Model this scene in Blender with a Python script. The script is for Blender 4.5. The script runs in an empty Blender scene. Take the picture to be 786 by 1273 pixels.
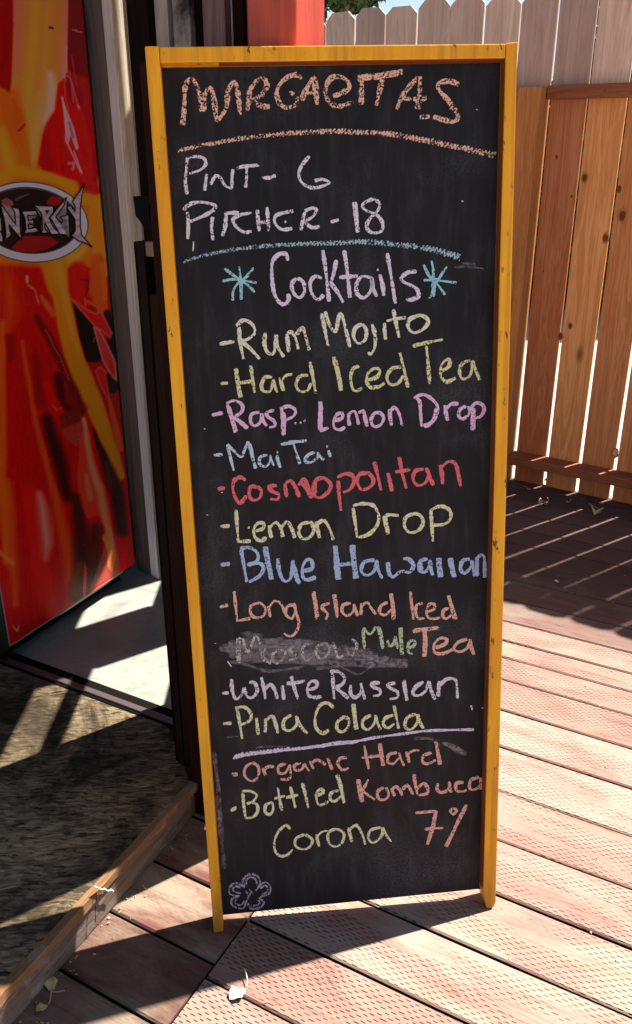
import bpy, bmesh, math, random
import numpy as np
from mathutils import Vector, Matrix
random.seed(7)
R = math.radians
S = bpy.context.scene
COL = S.collection

# ---------------------------------------------------------------- camera, world, sun, exposure
FPX, CX, CY, CAM_H, PITCH = 1055.0, 393.0, 636.5, 1.4, R(23.4)
cd = bpy.data.cameras.new('camera'); cam = bpy.data.objects.new('camera', cd); COL.objects.link(cam)
cd.sensor_fit = 'VERTICAL'; cd.sensor_height = 36.0; cd.lens = FPX / 1273.0 * 36.0
cd.clip_start = 0.05; cd.clip_end = 600
cam.location = (0, 0, CAM_H); cam.rotation_euler = (R(90) - PITCH, 0, 0)
S.camera = cam
SUN_EL, SUN_AZ = 58.8, 35.0            # azimuth counted from +X towards +Y
W = bpy.data.worlds.new('World'); S.world = W; W.use_nodes = True
nt = W.node_tree; sky = nt.nodes.new('ShaderNodeTexSky'); sky.sky_type = 'NISHITA'; sky.sun_disc = False
sky.sun_elevation = R(SUN_EL); sky.sun_rotation = R(90 - SUN_AZ); sky.air_density = 1.0; sky.dust_density = 1.0
bg = nt.nodes['Background']; bg.inputs['Strength'].default_value = 0.05
nt.links.new(sky.outputs[0], bg.inputs[0])
sl = bpy.data.lights.new('sun', 'SUN'); so = bpy.data.objects.new('sun', sl); COL.objects.link(so)
sl.energy = 5.0; sl.angle = R(0.53); sl.color = (1.0, 0.94, 0.84)
SD = Vector((math.cos(R(SUN_AZ)) * math.cos(R(SUN_EL)), math.sin(R(SUN_AZ)) * math.cos(R(SUN_EL)), math.sin(R(SUN_EL))))
so.rotation_euler = SD.to_track_quat('Z', 'Y').to_euler(); so.location = (4, 4, 6)
S.view_settings.view_transform = 'Standard'; S.view_settings.look = 'None'
S.view_settings.exposure = 1.68; S.view_settings.gamma = 1.0

# ---------------------------------------------------------------- surveying helpers (photo point -> place in the world)
FW = Vector((0, math.cos(PITCH), -math.sin(PITCH))); RT = Vector((1, 0, 0)); UP = RT.cross(FW)
EYE = Vector((0, 0, CAM_H))
def ray(px, py): return FW + RT * ((px - CX) / FPX) - UP * ((py - CY) / FPX)
def gnd(px, py, z=0.0):
    d = ray(px, py); return EYE + d * ((z - CAM_H) / d.z)
def onp(px, py, p0, n):
    d = ray(px, py); return EYE + d * ((p0 - EYE).dot(n) / d.dot(n))

# ---------------------------------------------------------------- object helpers
def tag(o, label=None, cat=None, group=None, kind=None):
    if label: o['label'] = label
    if cat: o['category'] = cat
    if group: o['group'] = group
    if kind: o['kind'] = kind
    return o
def empty(name, loc=(0, 0, 0), rz=0.0, **k):
    o = bpy.data.objects.new(name, None); o.empty_display_size = .1; COL.objects.link(o)
    o.location = loc; o.rotation_euler = (0, 0, rz); return tag(o, **k)
def link(name, me, mat, parent=None, **k):
    o = bpy.data.objects.new(name, me); COL.objects.link(o)
    if mat and not me.materials: me.materials.append(mat)
    if parent: o.parent = parent
    return tag(o, **k)
def mk(name, verts, faces, mat, parent=None, loc=None, rot=None, smooth=False, **k):
    me = bpy.data.meshes.new(name); me.from_pydata([tuple(v) for v in verts], [], faces); me.update()
    if smooth:
        for p in me.polygons: p.use_smooth = True
    o = link(name, me, mat, parent, **k)
    if loc is not None: o.location = loc
    if rot is not None: o.rotation_euler = rot
    return o
def bm_obj(name, bm, mat, parent=None, loc=None, rot=None, smooth=False, **k):
    bmesh.ops.recalc_face_normals(bm, faces=bm.faces)
    me = bpy.data.meshes.new(name); bm.to_mesh(me); bm.free()
    if smooth:
        for p in me.polygons: p.use_smooth = True
    o = link(name, me, mat, parent, **k)
    if loc is not None: o.location = loc
    if rot is not None: o.rotation_euler = rot
    return o
def bm_prism(bm, pts, off, bev=0.0):
    """pts: polygon (Vectors), off: extrusion vector"""
    a = [bm.verts.new(p) for p in pts]; b = [bm.verts.new(p + off) for p in pts]
    n = len(a); fs = [bm.faces.new(a), bm.faces.new(b[::-1])]
    for i in range(n): fs.append(bm.faces.new([a[i], b[i], b[(i + 1) % n], a[(i + 1) % n]]))
    if bev:
        es = set(e for f in fs for e in f.edges)
        bmesh.ops.bevel(bm, geom=list(es), offset=bev, segments=2, profile=.6, affect='EDGES')
def bm_box(bm, x0, x1, y0, y1, z0, z1, bev=0.0, M=None):
    pts = [Vector(p) for p in ((x0, y0, z0), (x1, y0, z0), (x1, y1, z0), (x0, y1, z0))]
    off = Vector((0, 0, z1 - z0))
    if M is not None: pts = [M @ p for p in pts]; off = M.to_3x3() @ off
    bm_prism(bm, pts, off, bev)
def box(name, dims, mat, parent=None, loc=None, rot=None, bev=0.0, **k):
    bm = bmesh.new(); bm_box(bm, *dims, bev=bev); return bm_obj(name, bm, mat, parent, loc, rot, **k)
def clip(poly, p0, n):
    """keep the side where (p-p0).n >= 0 ; poly 2D tuples"""
    out = []
    for i in range(len(poly)):
        a, b = poly[i], poly[(i + 1) % len(poly)]
        da = (a[0] - p0[0]) * n[0] + (a[1] - p0[1]) * n[1]; db = (b[0] - p0[0]) * n[0] + (b[1] - p0[1]) * n[1]
        if da >= 0: out.append(a)
        if (da >= 0) != (db >= 0):
            t = da / (da - db); out.append((a[0] + (b[0] - a[0]) * t, a[1] + (b[1] - a[1]) * t))
    return out

# ---------------------------------------------------------------- material helpers
class N:
    def __init__(s, name):
        s.m = bpy.data.materials.new(name); s.m.use_nodes = True; s.t = s.m.node_tree
        s.b = s.t.nodes['Principled BSDF']
    def n(s, typ, ins=None, **props):
        nd = s.t.nodes.new('ShaderNode' + typ)
        for k, v in props.items(): setattr(nd, k, v)
        for k, v in (ins or {}).items():
            if hasattr(v, 'links'): s.t.links.new(v, nd.inputs[k])
            else: nd.inputs[k].default_value = v
        return nd
    def math(s, op, a, b=0.0, c=0.0, clamp=False):
        nd = s.n('Math', {0: a, 1: b, 2: c}, operation=op); nd.use_clamp = clamp; return nd.outputs[0]
    def mix(s, f, a, b, mode='MIX'):
        nd = s.n('MixRGB', {0: f, 1: a, 2: b}, blend_type=mode); return nd.outputs[0]
    def ramp(s, v, a, b, c0=0.0, c1=1.0):
        nd = s.n('MapRange', {0: v, 1: a, 2: b, 3: c0, 4: c1}); nd.clamp = True; return nd.outputs[0]
    def noise(s, vec, scale, detail=4, rough=.55, dist=0.0):
        return s.n('TexNoise', {'Vector': vec, 'Scale': scale, 'Detail': detail, 'Roughness': rough, 'Distortion': dist}).outputs[0]
    def coords(s, scale=(1, 1, 1), per_object=True):
        tc = s.n('TexCoord').outputs['Object']
        if per_object:
            oi = s.n('ObjectInfo').outputs['Random']
            off = s.n('CombineXYZ', {0: s.math('MULTIPLY', oi, 37.0), 1: s.math('MULTIPLY', oi, 71.0), 2: s.math('MULTIPLY', oi, 53.0)}).outputs[0]
            s.rnd = oi
            tc2 = s.n('VectorMath', {0: tc, 1: off}, operation='ADD').outputs[0]
        else: tc2 = tc
        s.raw = tc
        return s.n('Mapping', {'Vector': tc2, 'Scale': scale}).outputs[0]
    def bump(s, h, strength=.3, dist=.002):
        nd = s.n('Bump', {'Strength': strength, 'Distance': dist, 'Height': h}); s.t.links.new(nd.outputs[0], s.b.inputs['Normal']); return nd
    def set(s, col=None, rough=.7, spec=.3, **k):
        if col is not None:
            if hasattr(col, 'links'): s.t.links.new(col, s.b.inputs['Base Color'])
            else: s.b.inputs['Base Color'].default_value = col
        if hasattr(rough, 'links'): s.t.links.new(rough, s.b.inputs['Roughness'])
        else: s.b.inputs['Roughness'].default_value = rough
        s.b.inputs['Specular IOR Level'].default_value = spec
        for a, v in k.items(): s.b.inputs[a].default_value = v
        return s.m
def c(r, g, b): return (r, g, b, 1.0)
def cs(r, g, b):
    f = lambda v: ((v / 255) / 12.92 if v / 255 <= .04045 else (((v / 255) + .055) / 1.055) ** 2.4)
    return (f(r), f(g), f(b), 1.0)

def wood(name, c1, c2, cdark, axis='Z', rough=.75, grain=1.0, knots=.5, wear=None, wearcol=None, bumpd=.0015, var=.35, spec=.25):
    q = N(name)
    lo, hi = .9 * grain, 16 * grain
    sc = {'X': (lo, hi, hi), 'Y': (hi, lo, hi), 'Z': (hi, hi, lo)}[axis]
    v = q.coords(sc)
    n1 = q.noise(v, 1.0, 6, .6, 1.2); n2 = q.noise(v, 5.5, 5, .65, .5)
    wv = q.math('FRACT', q.math('MULTIPLY', n1, 9.0))
    ring = q.ramp(q.math('ABSOLUTE', q.math('SUBTRACT', wv, .5)), .0, .5)
    col = q.mix(q.ramp(n1, .3, .7), c1, c2)
    col = q.mix(q.math('MULTIPLY', ring, .38), col, cdark)
    col = q.mix(q.math('MULTIPLY', q.ramp(n2, .5, .78), .55), col, cdark)
    ks = {'X': (3.2, 9, 9), 'Y': (9, 3.2, 9), 'Z': (9, .4, 3.2)}[axis]
    kv = q.coords(ks)
    if knots > 0:
        vo = q.n('TexVoronoi', {'Vector': kv, 'Scale': .8, 'Randomness': 1.0}).outputs['Distance']
        kd = q.ramp(vo, .05, .17, knots, 0.0)
        col = q.mix(kd, col, tuple(x * .35 for x in cdark[:3]) + (1,))
    br = q.ramp(q.rnd, 0, 1, 1 - var, 1 + var)
    hsv = q.n('HueSaturation', {'Hue': q.ramp(q.rnd, 0, 1, .49, .508), 'Saturation': 1.0, 'Value': br, 'Color': col}).outputs[0]
    if wear:
        wn = q.noise(q.coords((3, 3, 3)), 2.2, 6, .65, .3)
        hsv = q.mix(q.ramp(wn, 1 - wear - .08, 1 - wear + .12), hsv, wearcol)
    q.bump(q.math('ADD', n2, q.math('MULTIPLY', ring, .3)), .5, bumpd)
    return q.set(hsv, rough, spec)

def deck_material(name, clean, stain, dark, dash=1.0):
    q = N(name)
    v = q.coords((1.2, 22, 22)); raw = q.raw
    n1 = q.noise(v, 1.0, 6, .62, .8); n2 = q.noise(v, 6, 5, .65, .3)
    blot = q.noise(q.coords((3.0, 7, 3)), 1.3, 5, .6, .6)
    col = q.mix(q.ramp(blot, .40, .60), clean, stain)
    col = q.mix(q.ramp(n1, .35, .75, 0, .35), col, c(.29, .21, .13))
    col = q.mix(q.math('MULTIPLY', q.ramp(n2, .52, .72), .55), col, dark)
    # unworn stain by the fence, deepened as painted fence shade; bleached where people walk
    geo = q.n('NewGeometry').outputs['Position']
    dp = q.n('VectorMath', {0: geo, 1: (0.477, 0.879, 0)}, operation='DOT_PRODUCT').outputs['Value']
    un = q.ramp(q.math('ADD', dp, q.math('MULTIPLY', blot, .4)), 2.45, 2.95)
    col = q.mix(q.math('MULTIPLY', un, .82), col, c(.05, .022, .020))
    # incised treatment marks, staggered rows of short slots cut along the grain
    wob = q.noise(q.coords((6, 6, 6)), 3.0, 2, .5)
    sx = q.n('SeparateXYZ', {0: raw}).outputs
    y = q.math('ADD', q.math('MULTIPLY', sx[1], 1 / .0068), q.math('MULTIPLY', wob, .9))
    row = q.math('FLOOR', y)
    x = q.math('ADD', q.math('MULTIPLY', sx[0], 1 / .0205), q.math('ADD', q.math('MULTIPLY', q.math('MODULO', q.math('ABSOLUTE', row), 2.0), .5), q.math('MULTIPLY', wob, 1.2)))
    fx = q.math('ABSOLUTE', q.math('SUBTRACT', q.math('FRACT', q.math('ADD', x, 200.0)), .5))
    fy = q.math('ABSOLUTE', q.math('SUBTRACT', q.math('FRACT', q.math('ADD', y, 200.0)), .5))
    slot = q.math('MULTIPLY', q.ramp(fx, .16, .28, 1, 0), q.ramp(fy, .05, .20, 1, 0))
    msk = q.ramp(q.noise(q.coords((2, 14, 2)), 1.5, 3, .6), .40, .50)
    pres = q.ramp(q.rnd, .02, .12, .25, 1.0)
    slot = q.math('MULTIPLY', q.math('MULTIPLY', slot, q.math('MULTIPLY', msk, pres)), dash)
    col = q.mix(q.math('MULTIPLY', slot, .93), col, c(.035, .02, .018))
    br = q.ramp(q.rnd, 0, 1, .74, 1.18)
    kv_ = q.n('TexVoronoi', {'Vector': q.coords((3.4, 9, .2)), 'Scale': .55}).outputs['Distance']
    kr = q.math('ABSOLUTE', q.math('SINE', q.math('MULTIPLY', kv_, 110.0)))
    col = q.mix(q.math('MULTIPLY', q.ramp(kv_, .02, .15, .65, 0), q.ramp(kr, .2, .9, .35, 1)), col, c(.10, .04, .03))
    col = q.n('HueSaturation', {'Value': br, 'Color': col}).outputs[0]
    # cracks
    cr = q.noise(q.coords((2.2, 60, 10)), 1.0, 3, .5, .4)
    crk = q.ramp(q.math('ABSOLUTE', q.math('SUBTRACT', cr, .5)), 0, .006, .6, 0)
    crk = q.math('MULTIPLY', crk, q.ramp(blot, .5, .6))
    col = q.mix(crk, col, c(.05, .03, .03))
    h = q.math('SUBTRACT', q.math('MULTIPLY', n2, .5), q.math('ADD', slot, crk))
    q.bump(h, .75, .0022)
    return q.set(col, .72, .25)

# ---------------------------------------------------------------- materials
M = {}
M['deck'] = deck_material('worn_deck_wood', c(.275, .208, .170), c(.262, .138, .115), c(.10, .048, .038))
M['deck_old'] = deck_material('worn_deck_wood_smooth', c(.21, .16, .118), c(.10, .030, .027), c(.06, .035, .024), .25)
M['deck_side'] = N('gap_shaded_board_edge').set(c(.035, .018, .012), .9, .1)  # board sides darkened to paint in the shade of the gaps
M['frame'] = None
q = N('mustard_paint_on_wood'); v = q.coords((14, 14, 2)); nn = q.noise(v, 2.0, 6, .65, .4)
col = q.mix(q.ramp(nn, .35, .68), c(.95, .45, .010), c(.80, .31, .006))
sp = q.noise(q.coords((40, 40, 22)), 1.6, 4, .6); col = q.mix(q.ramp(sp, .66, .74), col, c(.30, .15, .015))
pl = q.noise(q.coords((30, 30, 60)), 1.0, 3, .6); col = q.mix(q.ramp(pl, .70, .74), col, c(.85, .55, .2))
brs = q.noise(q.coords((90, 90, 3)), 1.0, 4, .6); col = q.mix(q.ramp(brs, .48, .68, 0, .6), col, c(.52, .22, .01))
chp = q.noise(q.coords((55, 55, 16)), 1.0, 5, .7); col = q.mix(q.ramp(chp, .635, .655), col, c(.12, .05, .015))
zz_ = q.n('SeparateXYZ', {0: q.raw}).outputs[2]; col = q.mix(q.math('MULTIPLY', q.ramp(zz_, .0, .14, .75, 0), q.ramp(nn, .3, .6)), col, c(.30, .14, .02))
q.bump(q.math('ADD', nn, brs), .5, .0012); M['frame'] = q.set(col, .5, .35)
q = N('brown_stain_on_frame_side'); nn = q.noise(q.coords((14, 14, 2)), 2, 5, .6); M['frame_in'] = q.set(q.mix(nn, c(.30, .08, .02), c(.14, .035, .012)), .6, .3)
q = N('chalkboard_black'); v = q.coords((1, 1, 1), False)
n1 = q.noise(v, 5, 6, .62, .6); n2 = q.noise(q.n('Mapping', {'Vector': q.raw, 'Scale': (60, 60, 9)}).outputs[0], 1.0, 5, .65); n3 = q.noise(v, 260, 2, .6)
col = q.mix(q.ramp(n1, .35, .7), c(.0098, .0075, .0095), c(.0145, .0140, .019))
col = q.mix(q.math('MULTIPLY', q.ramp(n2, .48, .75), .20), col, c(.09, .09, .105))
col = q.mix(q.math('MULTIPLY', q.math('MULTIPLY', q.ramp(n1, .50, .72), q.ramp(n3, .40, .62)), .28), col, c(.16, .15, .165))
q.bump(n3, .12, .0004); M['slate'] = q.set(col, .62, .22)
CH = {}
def chalk(key, rgb, lo=.44, hi=.52, amax=1.0, sc=330):
    q = N('chalk_' + key); v = q.coords((1, 1, 1), False)
    a = q.noise(v, sc, 3, .65); b = q.noise(v, 40, 3, .6)
    base = tuple(min(.92, x ** .74 * 1.03) for x in cs(*rgb)[:3]) + (1,)
    col = q.mix(q.ramp(b, .3, .7), base, tuple(x * .78 for x in base[:3]) + (1,))
    q.t.links.new(q.ramp(q.math('ADD', a, q.math('MULTIPLY', q.math('SUBTRACT', b, .5), .42)), lo, hi, 0, amax), q.b.inputs['Alpha'])
    CH[key] = q.set(col, .95, .05)
chalk('peach', (240, 175, 150), 0.43, 0.51); chalk('white', (225, 218, 228), 0.36, 0.46); chalk('bluegrey', (150, 190, 205), 0.43, 0.51)
chalk('lilac', (226, 208, 236), 0.34, 0.44); chalk('cyan', (140, 205, 220), 0.36, 0.46); chalk('cream', (232, 228, 196), 0.35, 0.45)
chalk('yellow', (222, 218, 150), 0.36, 0.46); chalk('pink', (236, 180, 222), 0.33, 0.43); chalk('ice', (190, 210, 240), 0.36, 0.46)
chalk('red', (228, 88, 92), 0.32, 0.42); chalk('lemon', (230, 226, 170), 0.35, 0.45); chalk('blue', (160, 185, 232), 0.34, 0.44)
chalk('salmon', (240, 170, 142), 0.35, 0.45); chalk('ghost', (200, 200, 186), 0.43, 0.52); chalk('green', (180, 205, 158), 0.40, 0.48)
chalk('rose', (232, 160, 140), 0.35, 0.45); chalk('dust', (175, 165, 172), 0.32, 0.73, .42, 110); chalk('smear', (160, 153, 158), 0.27, 0.73, .40, 120); chalk('flower', (190, 170, 195), 0.36, 0.53, .8)

M['cedar'] = wood('cedar_fence_board', c(.62, .27, .085), c(.46, .165, .045), c(.22, .065, .018), 'Z', .7, 1.0, .85)
# cedar whose top, above the rail, has gone silver-grey in the weather
def fence_wood():
    q = N('cedar_weathering_to_grey')
    v = q.coords((15, 15, .8)); raw = q.raw
    n1 = q.noise(v, 1.0, 6, .6, 1.3); n2 = q.noise(v, 5, 5, .65, .4)
    ring = q.ramp(q.math('ABSOLUTE', q.math('SUBTRACT', q.math('FRACT', q.math('MULTIPLY', n1, 8)), .5)), 0, .5)
    o = q.mix(q.ramp(n1, .3, .7), c(.72, .36, .145), c(.58, .235, .08))
    o = q.mix(q.math('MULTIPLY', ring, .62), o, c(.44, .14, .03)); o = q.mix(q.ramp(n2, .55, .8, 0, .5), o, c(.28, .08, .02))
    g = q.mix(q.ramp(n1, .3, .7), c(.66, .49, .39), c(.52, .36, .28))
    g = q.mix(q.math('MULTIPLY', ring, .35), g, c(.30, .18, .13)); g = q.mix(q.ramp(n2, .52, .75, 0, .4), g, c(.13, .10, .09))
    z = q.n('SeparateXYZ', {0: raw}).outputs[2]
    col = q.mix(q.ramp(q.math('ADD', z, q.math('MULTIPLY', n2, .02)), 1.60, 1.615), o, g)
    vo = q.n('TexVoronoi', {'Vector': q.coords((8, .2, 3.4)), 'Scale': .8}).outputs['Distance']
    col = q.mix(q.ramp(vo, .035, .13, .8, 0), col, c(.14, .045, .02))
    col = q.n('HueSaturation', {'Hue': q.ramp(q.rnd, 0, 1, .488, .505), 'Value': q.ramp(q.rnd, 0, 1, .70, 1.25), 'Color': col}).outputs[0]
    q.bump(q.math('ADD', n2, q.math('MULTIPLY', ring, .3)), .5, .0015)
    return q.set(col, .72, .25)
M['picket'] = fence_wood()
M['rail'] = wood('brown_fence_rail', c(.42, .16, .06), c(.32, .11, .04), c(.12, .04, .02), 'X', .7, 1, .5)
M['post'] = wood('cedar_post', c(.44, .165, .05), c(.33, .115, .034), c(.15, .045, .018), 'Z', .65, 1, .6)
M['dark'] = wood('dark_brown_stained_wood', c(.020, .0085, .006), c(.013, .006, .0045), c(.005, .0025, .002), 'Z', .75, 1, .2, .34, c(.040, .020, .015), spec=.08)
M['black'] = wood('black_stained_wood', c(.008, .0035, .003), c(.005, .0025, .002), c(.002, .001, .001), 'Z', .8, 1, 0, .29, c(.06, .03, .02), spec=.06)
M['maroon'] = wood('maroon_stained_wood', c(.026, .005, .004), c(.016, .004, .003), c(.006, .002, .002), 'Z', .8, 1, .2, spec=.06)
M['purple'] = wood('weathered_purple_brown_wood', c(.26, .15, .15), c(.17, .09, .095), c(.06, .03, .035), 'Z', .7, 1.2, .4)
M['taupe'] = wood('taupe_trim_wood', c(.30, .19, .17), c(.20, .11, .105), c(.05, .022, .02), 'Z', .6, .6, .7)
M['grey'] = wood('grey_weathered_board', c(.46, .38, .35), c(.36, .29, .27), c(.16, .11, .10), 'Z', .8, 1.2, .4)
M['peel'] = wood('peeling_grey_board', c(.40, .34, .31), c(.30, .24, .22), c(.05, .035, .03), 'Z', .8, 1.6, .2, .48, c(.03, .022, .02))
M['white'] = wood('white_painted_trim', c(.86, .88, .92), c(.78, .81, .86), c(.45, .44, .45), 'Z', .6, 1, .1, var=.05)
M['siding'] = wood('cream_weathered_siding', c(.68, .60, .46), c(.58, .50, .40), c(.20, .14, .11), 'Z', .7, 1.6, .2, var=.3)
M['red_post'] = wood('salmon_red_painted_post', c(.55, .115, .06), c(.44, .08, .04), c(.22, .035, .02), 'Z', .45, .6, 0, var=.03)
M['fascia'] = wood('weathered_step_fascia', c(.36, .285, .22), c(.22, .15, .11), c(.06, .033, .022), 'X', .8, 1.4, .3, .38, c(.50, .44, .37), .003)
M['nosing'] = wood('split_brown_step_edge', c(.34, .19, .085), c(.22, .115, .05), c(.06, .03, .018), 'X', .8, 2.2, .2, .36, c(.38, .30, .22), .004)
M['steel'] = N('dark_metal_threshold').set(c(.16, .12, .125), .42, .5, Metallic=.7)
M['iron'] = N('black_iron').set(c(.003, .0025, .0025), .7, .08)
q = N('vinyl_landing_floor'); n1 = q.noise(q.coords((1, 1, 1), False), 5, 6, .65, .6); n2 = q.noise(q.n('Mapping', {'Vector': q.raw, 'Scale': (30, 90, 30)}).outputs[0], 1, 4, .6)
col = q.mix(q.ramp(n1, .3, .7), c(.17, .185, .17), c(.33, .34, .29)); col = q.mix(q.ramp(n2, .55, .75, 0, .5), col, c(.10, .11, .10))
q.bump(q.math('ADD', n1, n2), .25, .002); M['vinyl'] = q.set(col, q.ramp(n1, .3, .7, .28, .5), .5)
def osb():
    q = N('oriented_strand_board')
    v = q.coords((1, 1, 1), False)
    warp = q.noise(v, 14, 3, .6)
    vv = q.n('VectorMath', {0: q.raw, 1: q.n('CombineXYZ', {0: q.math('MULTIPLY', warp, .05), 1: q.math('MULTIPLY', warp, .03), 2: 0.0}).outputs[0]}, operation='ADD').outputs[0]
    m1 = q.n('Mapping', {'Vector': vv, 'Rotation': (0, 0, R(24)), 'Scale': (45, 210, 30)}).outputs[0]
    m2 = q.n('Mapping', {'Vector': vv, 'Rotation': (0, 0, R(-42)), 'Scale': (50, 240, 30)}).outputs[0]
    a = q.n('TexVoronoi', {'Vector': m1, 'Scale': 1.0}); b = q.n('TexVoronoi', {'Vector': m2, 'Scale': 1.0})
    ga = q.n('RGBToBW', {0: a.outputs['Color']}).outputs[0]; gb = q.n('RGBToBW', {0: b.outputs['Color']}).outputs[0]
    f = q.math('ADD', q.math('MULTIPLY', ga, .5), q.math('MULTIPLY', gb, .5))
    dirt = q.noise(v, 3.2, 6, .7, .8)
    col = q.mix(q.ramp(f, .2, .8), c(.05, .028, .014), c(.48, .365, .22))
    col = q.mix(q.ramp(dirt, .38, .60, .1, .9), col, c(.018, .012, .008))
    fib = q.noise(m1, 1.6, 4, .6)
    q.bump(q.math('ADD', f, fib), .9, .0035)
    return q.set(col, .85, .15)
M['osb'] = osb()
M['case'] = N('black_cooler_cabinet').set(c(.010, .009, .010), .28, .5)
q = N('dry_leaf'); n1 = q.noise(q.coords((60, 60, 60)), 1, 4, .6); M['leaf'] = q.set(q.mix(n1, c(.62, .45, .24), c(.38, .24, .12)), .8, .2)
q = N('bleached_leaf'); n1 = q.noise(q.coords((60, 60, 60)), 1, 4, .6); M['pale_leaf'] = q.set(q.mix(n1, c(.62, .62, .50), c(.45, .44, .33)), .7, .2)
M['string'] = N('white_string').set(c(.8, .78, .72), .9, .1)
q = N('pale_gravel'); v = q.coords((1, 1, 1), False); n1 = q.noise(v, 30, 5, .7); n2 = q.noise(v, 2, 4, .6)
col = q.mix(n1, c(.36, .33, .29), c(.50, .46, .41)); q.bump(n1, .5, .01); M['ground'] = q.set(q.mix(q.ramp(n2, .4, .7, 0, .4), col, c(.20, .18, .12)), .9, .1)
def leafmat(name, a, b):
    q = N(name); m = q.noise(q.coords((2, 2, 2)), 3, 4, .6)
    q.b.inputs['Subsurface Weight'].default_value = 0.0
    return q.set(q.mix(q.ramp(m, .35, .65), a, b), .6, .3)
M['foliage'] = leafmat('dark_foliage', c(.035, .065, .02), c(.075, .11, .035))
M['bark'] = wood('tree_bark', c(.16, .11, .08), c(.11, .075, .05), c(.04, .03, .02), 'Z', .9, 1, .2, bumpd=.01)
M['glass'] = N('window_glass').set(c(.9, .95, .95), .05, .5, **{'Transmission Weight': 1.0, 'IOR': 1.0})

# ---------------------------------------------------------------- building axes
UX = Vector((math.cos(R(-28.5)), math.sin(R(-28.5)), 0)); VY = Vector((-UX.y, UX.x, 0)); ZZ = Vector((0, 0, 1))
RB = R(-28.5)

# ---------------------------------------------------------------- ground
mk('ground', [(-300, -300, -.24), (300, -300, -.24), (300, 300, -.24), (-300, 300, -.24)], [(0, 1, 2, 3)], M['ground'], kind='structure')

# ---------------------------------------------------------------- fence line
FPH = R(-34); FD = Vector((math.cos(FPH), math.sin(FPH), 0)); FN = Vector((-FD.y, FD.x, 0)); FG = gnd(761, 622)
# ---------------------------------------------------------------- deck, board by board
deck = empty('deck', (0, 0, 0), kind='structure')
def to_local(p): return ((p[0] * UX.x + p[1] * UX.y), (p[0] * VY.x + p[1] * VY.y))
def fence_clip(poly, off):        # stays in front of the fence
    p = to_local((FG.x + FN.x * off, FG.y + FN.y * off)); n = to_local((-FN.x, -FN.y)); return clip(poly, p, n)
sA, sB = gnd(215, 1273), gnd(307.8, 1139)
sa = to_local(sA); sb = to_local(sB); SEAM_U = (sa[0] + sb[0]) / 2
EDGES = [0.713, .859, 1.004, 1.1515, 1.2955, 1.443, 1.594, 1.750, 1.9005, 2.040, 2.1525, 2.2445, 2.360, 2.5035, 2.648, 2.7925, 2.937, 3.08, 3.224, 3.368, 3.51, 3.655, 3.80, 3.95, 4.09]
e = 0.713
while e > -3.2: e -= .1455; EDGES.insert(0, e)
def deck_board(u0, u1, v0, v1, mat, dz=0.0):
    poly = fence_clip([(u0, v0), (u1, v0), (u1, v1), (u0, v1)], .02)
    if len(poly) < 3: return
    cu = sum(p[0] for p in poly) / len(poly); cv = sum(p[1] for p in poly) / len(poly)
    # subdivide the long sides so that the edges can wander like worn timber
    L = []
    for i in range(len(poly)):
        a, b = poly[i], poly[(i + 1) % len(poly)]; d = math.hypot(b[0] - a[0], b[1] - a[1]); k = max(1, int(d / .12)) if d > .3 else 1
        for j in range(k):
            t = j / k; w = random.uniform(-.0009, .0009) if 0 < j else 0
            L.append((a[0] + (b[0] - a[0]) * t, a[1] + (b[1] - a[1]) * t + w))
    def inset(p, q): return (p[0] + (-q if p[0] > cu + 0 else q) * .3, p[1] + (-q if p[1] > cv else q))
    tilt = random.uniform(-.0012, .0012)
    top = [(inset(p, .0035)) for p in L]
    vs = [(p[0] - cu, p[1] - cv, dz + (p[1] - cv) * tilt * 10) for p in top] + [(p[0] - cu, p[1] - cv, dz - .0035) for p in L] + [(p[0] - cu, p[1] - cv, -.036) for p in L]
    n = len(L); fs = [tuple(range(n))]
    for r in (0, 1):
        for i in range(n): j = (i + 1) % n; fs.append((r * n + i, (r + 1) * n + i, (r + 1) * n + j, r * n + j))
    me = bpy.data.meshes.new('deck_board'); me.from_pydata(vs, [], fs); me.update()
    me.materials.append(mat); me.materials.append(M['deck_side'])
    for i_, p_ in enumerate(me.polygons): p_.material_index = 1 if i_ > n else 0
    o = link('deck_board', me, mat, deck); w = UX * cu + VY * cv
    o.location = (w.x, w.y, 0); o.rotation_euler = (0, 0, RB)
    bm = bmesh.new(); bm.from_mesh(me); bmesh.ops.recalc_face_normals(bm, faces=bm.faces); bm.to_mesh(me); bm.free()
GAP = .0045
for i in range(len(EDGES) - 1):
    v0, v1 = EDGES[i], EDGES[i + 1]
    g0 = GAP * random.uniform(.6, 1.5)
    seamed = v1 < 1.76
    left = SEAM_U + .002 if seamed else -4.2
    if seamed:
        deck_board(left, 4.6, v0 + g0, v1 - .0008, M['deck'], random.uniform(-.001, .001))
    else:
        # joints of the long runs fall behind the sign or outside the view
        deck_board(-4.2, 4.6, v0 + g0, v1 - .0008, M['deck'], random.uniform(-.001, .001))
# shorter boards left of the butt joint; their gaps do not meet those on the right
off = gnd(264, 1198); vL = to_local((off.x, off.y))[1]
e = vL - .1455 * 20; LE = [e + .1455 * k for k in range(0, 40)]; LE = [x for x in LE if -1.4 < x < 1.75]
for i, v0 in enumerate(LE):
    v1 = min(v0 + .1455, 1.7485)
    if v1 - v0 < .03: continue
    deck_board(-4.2, SEAM_U - .002, v0 + GAP, v1 - .001, M['deck_old'], random.uniform(-.001, .001))
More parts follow.
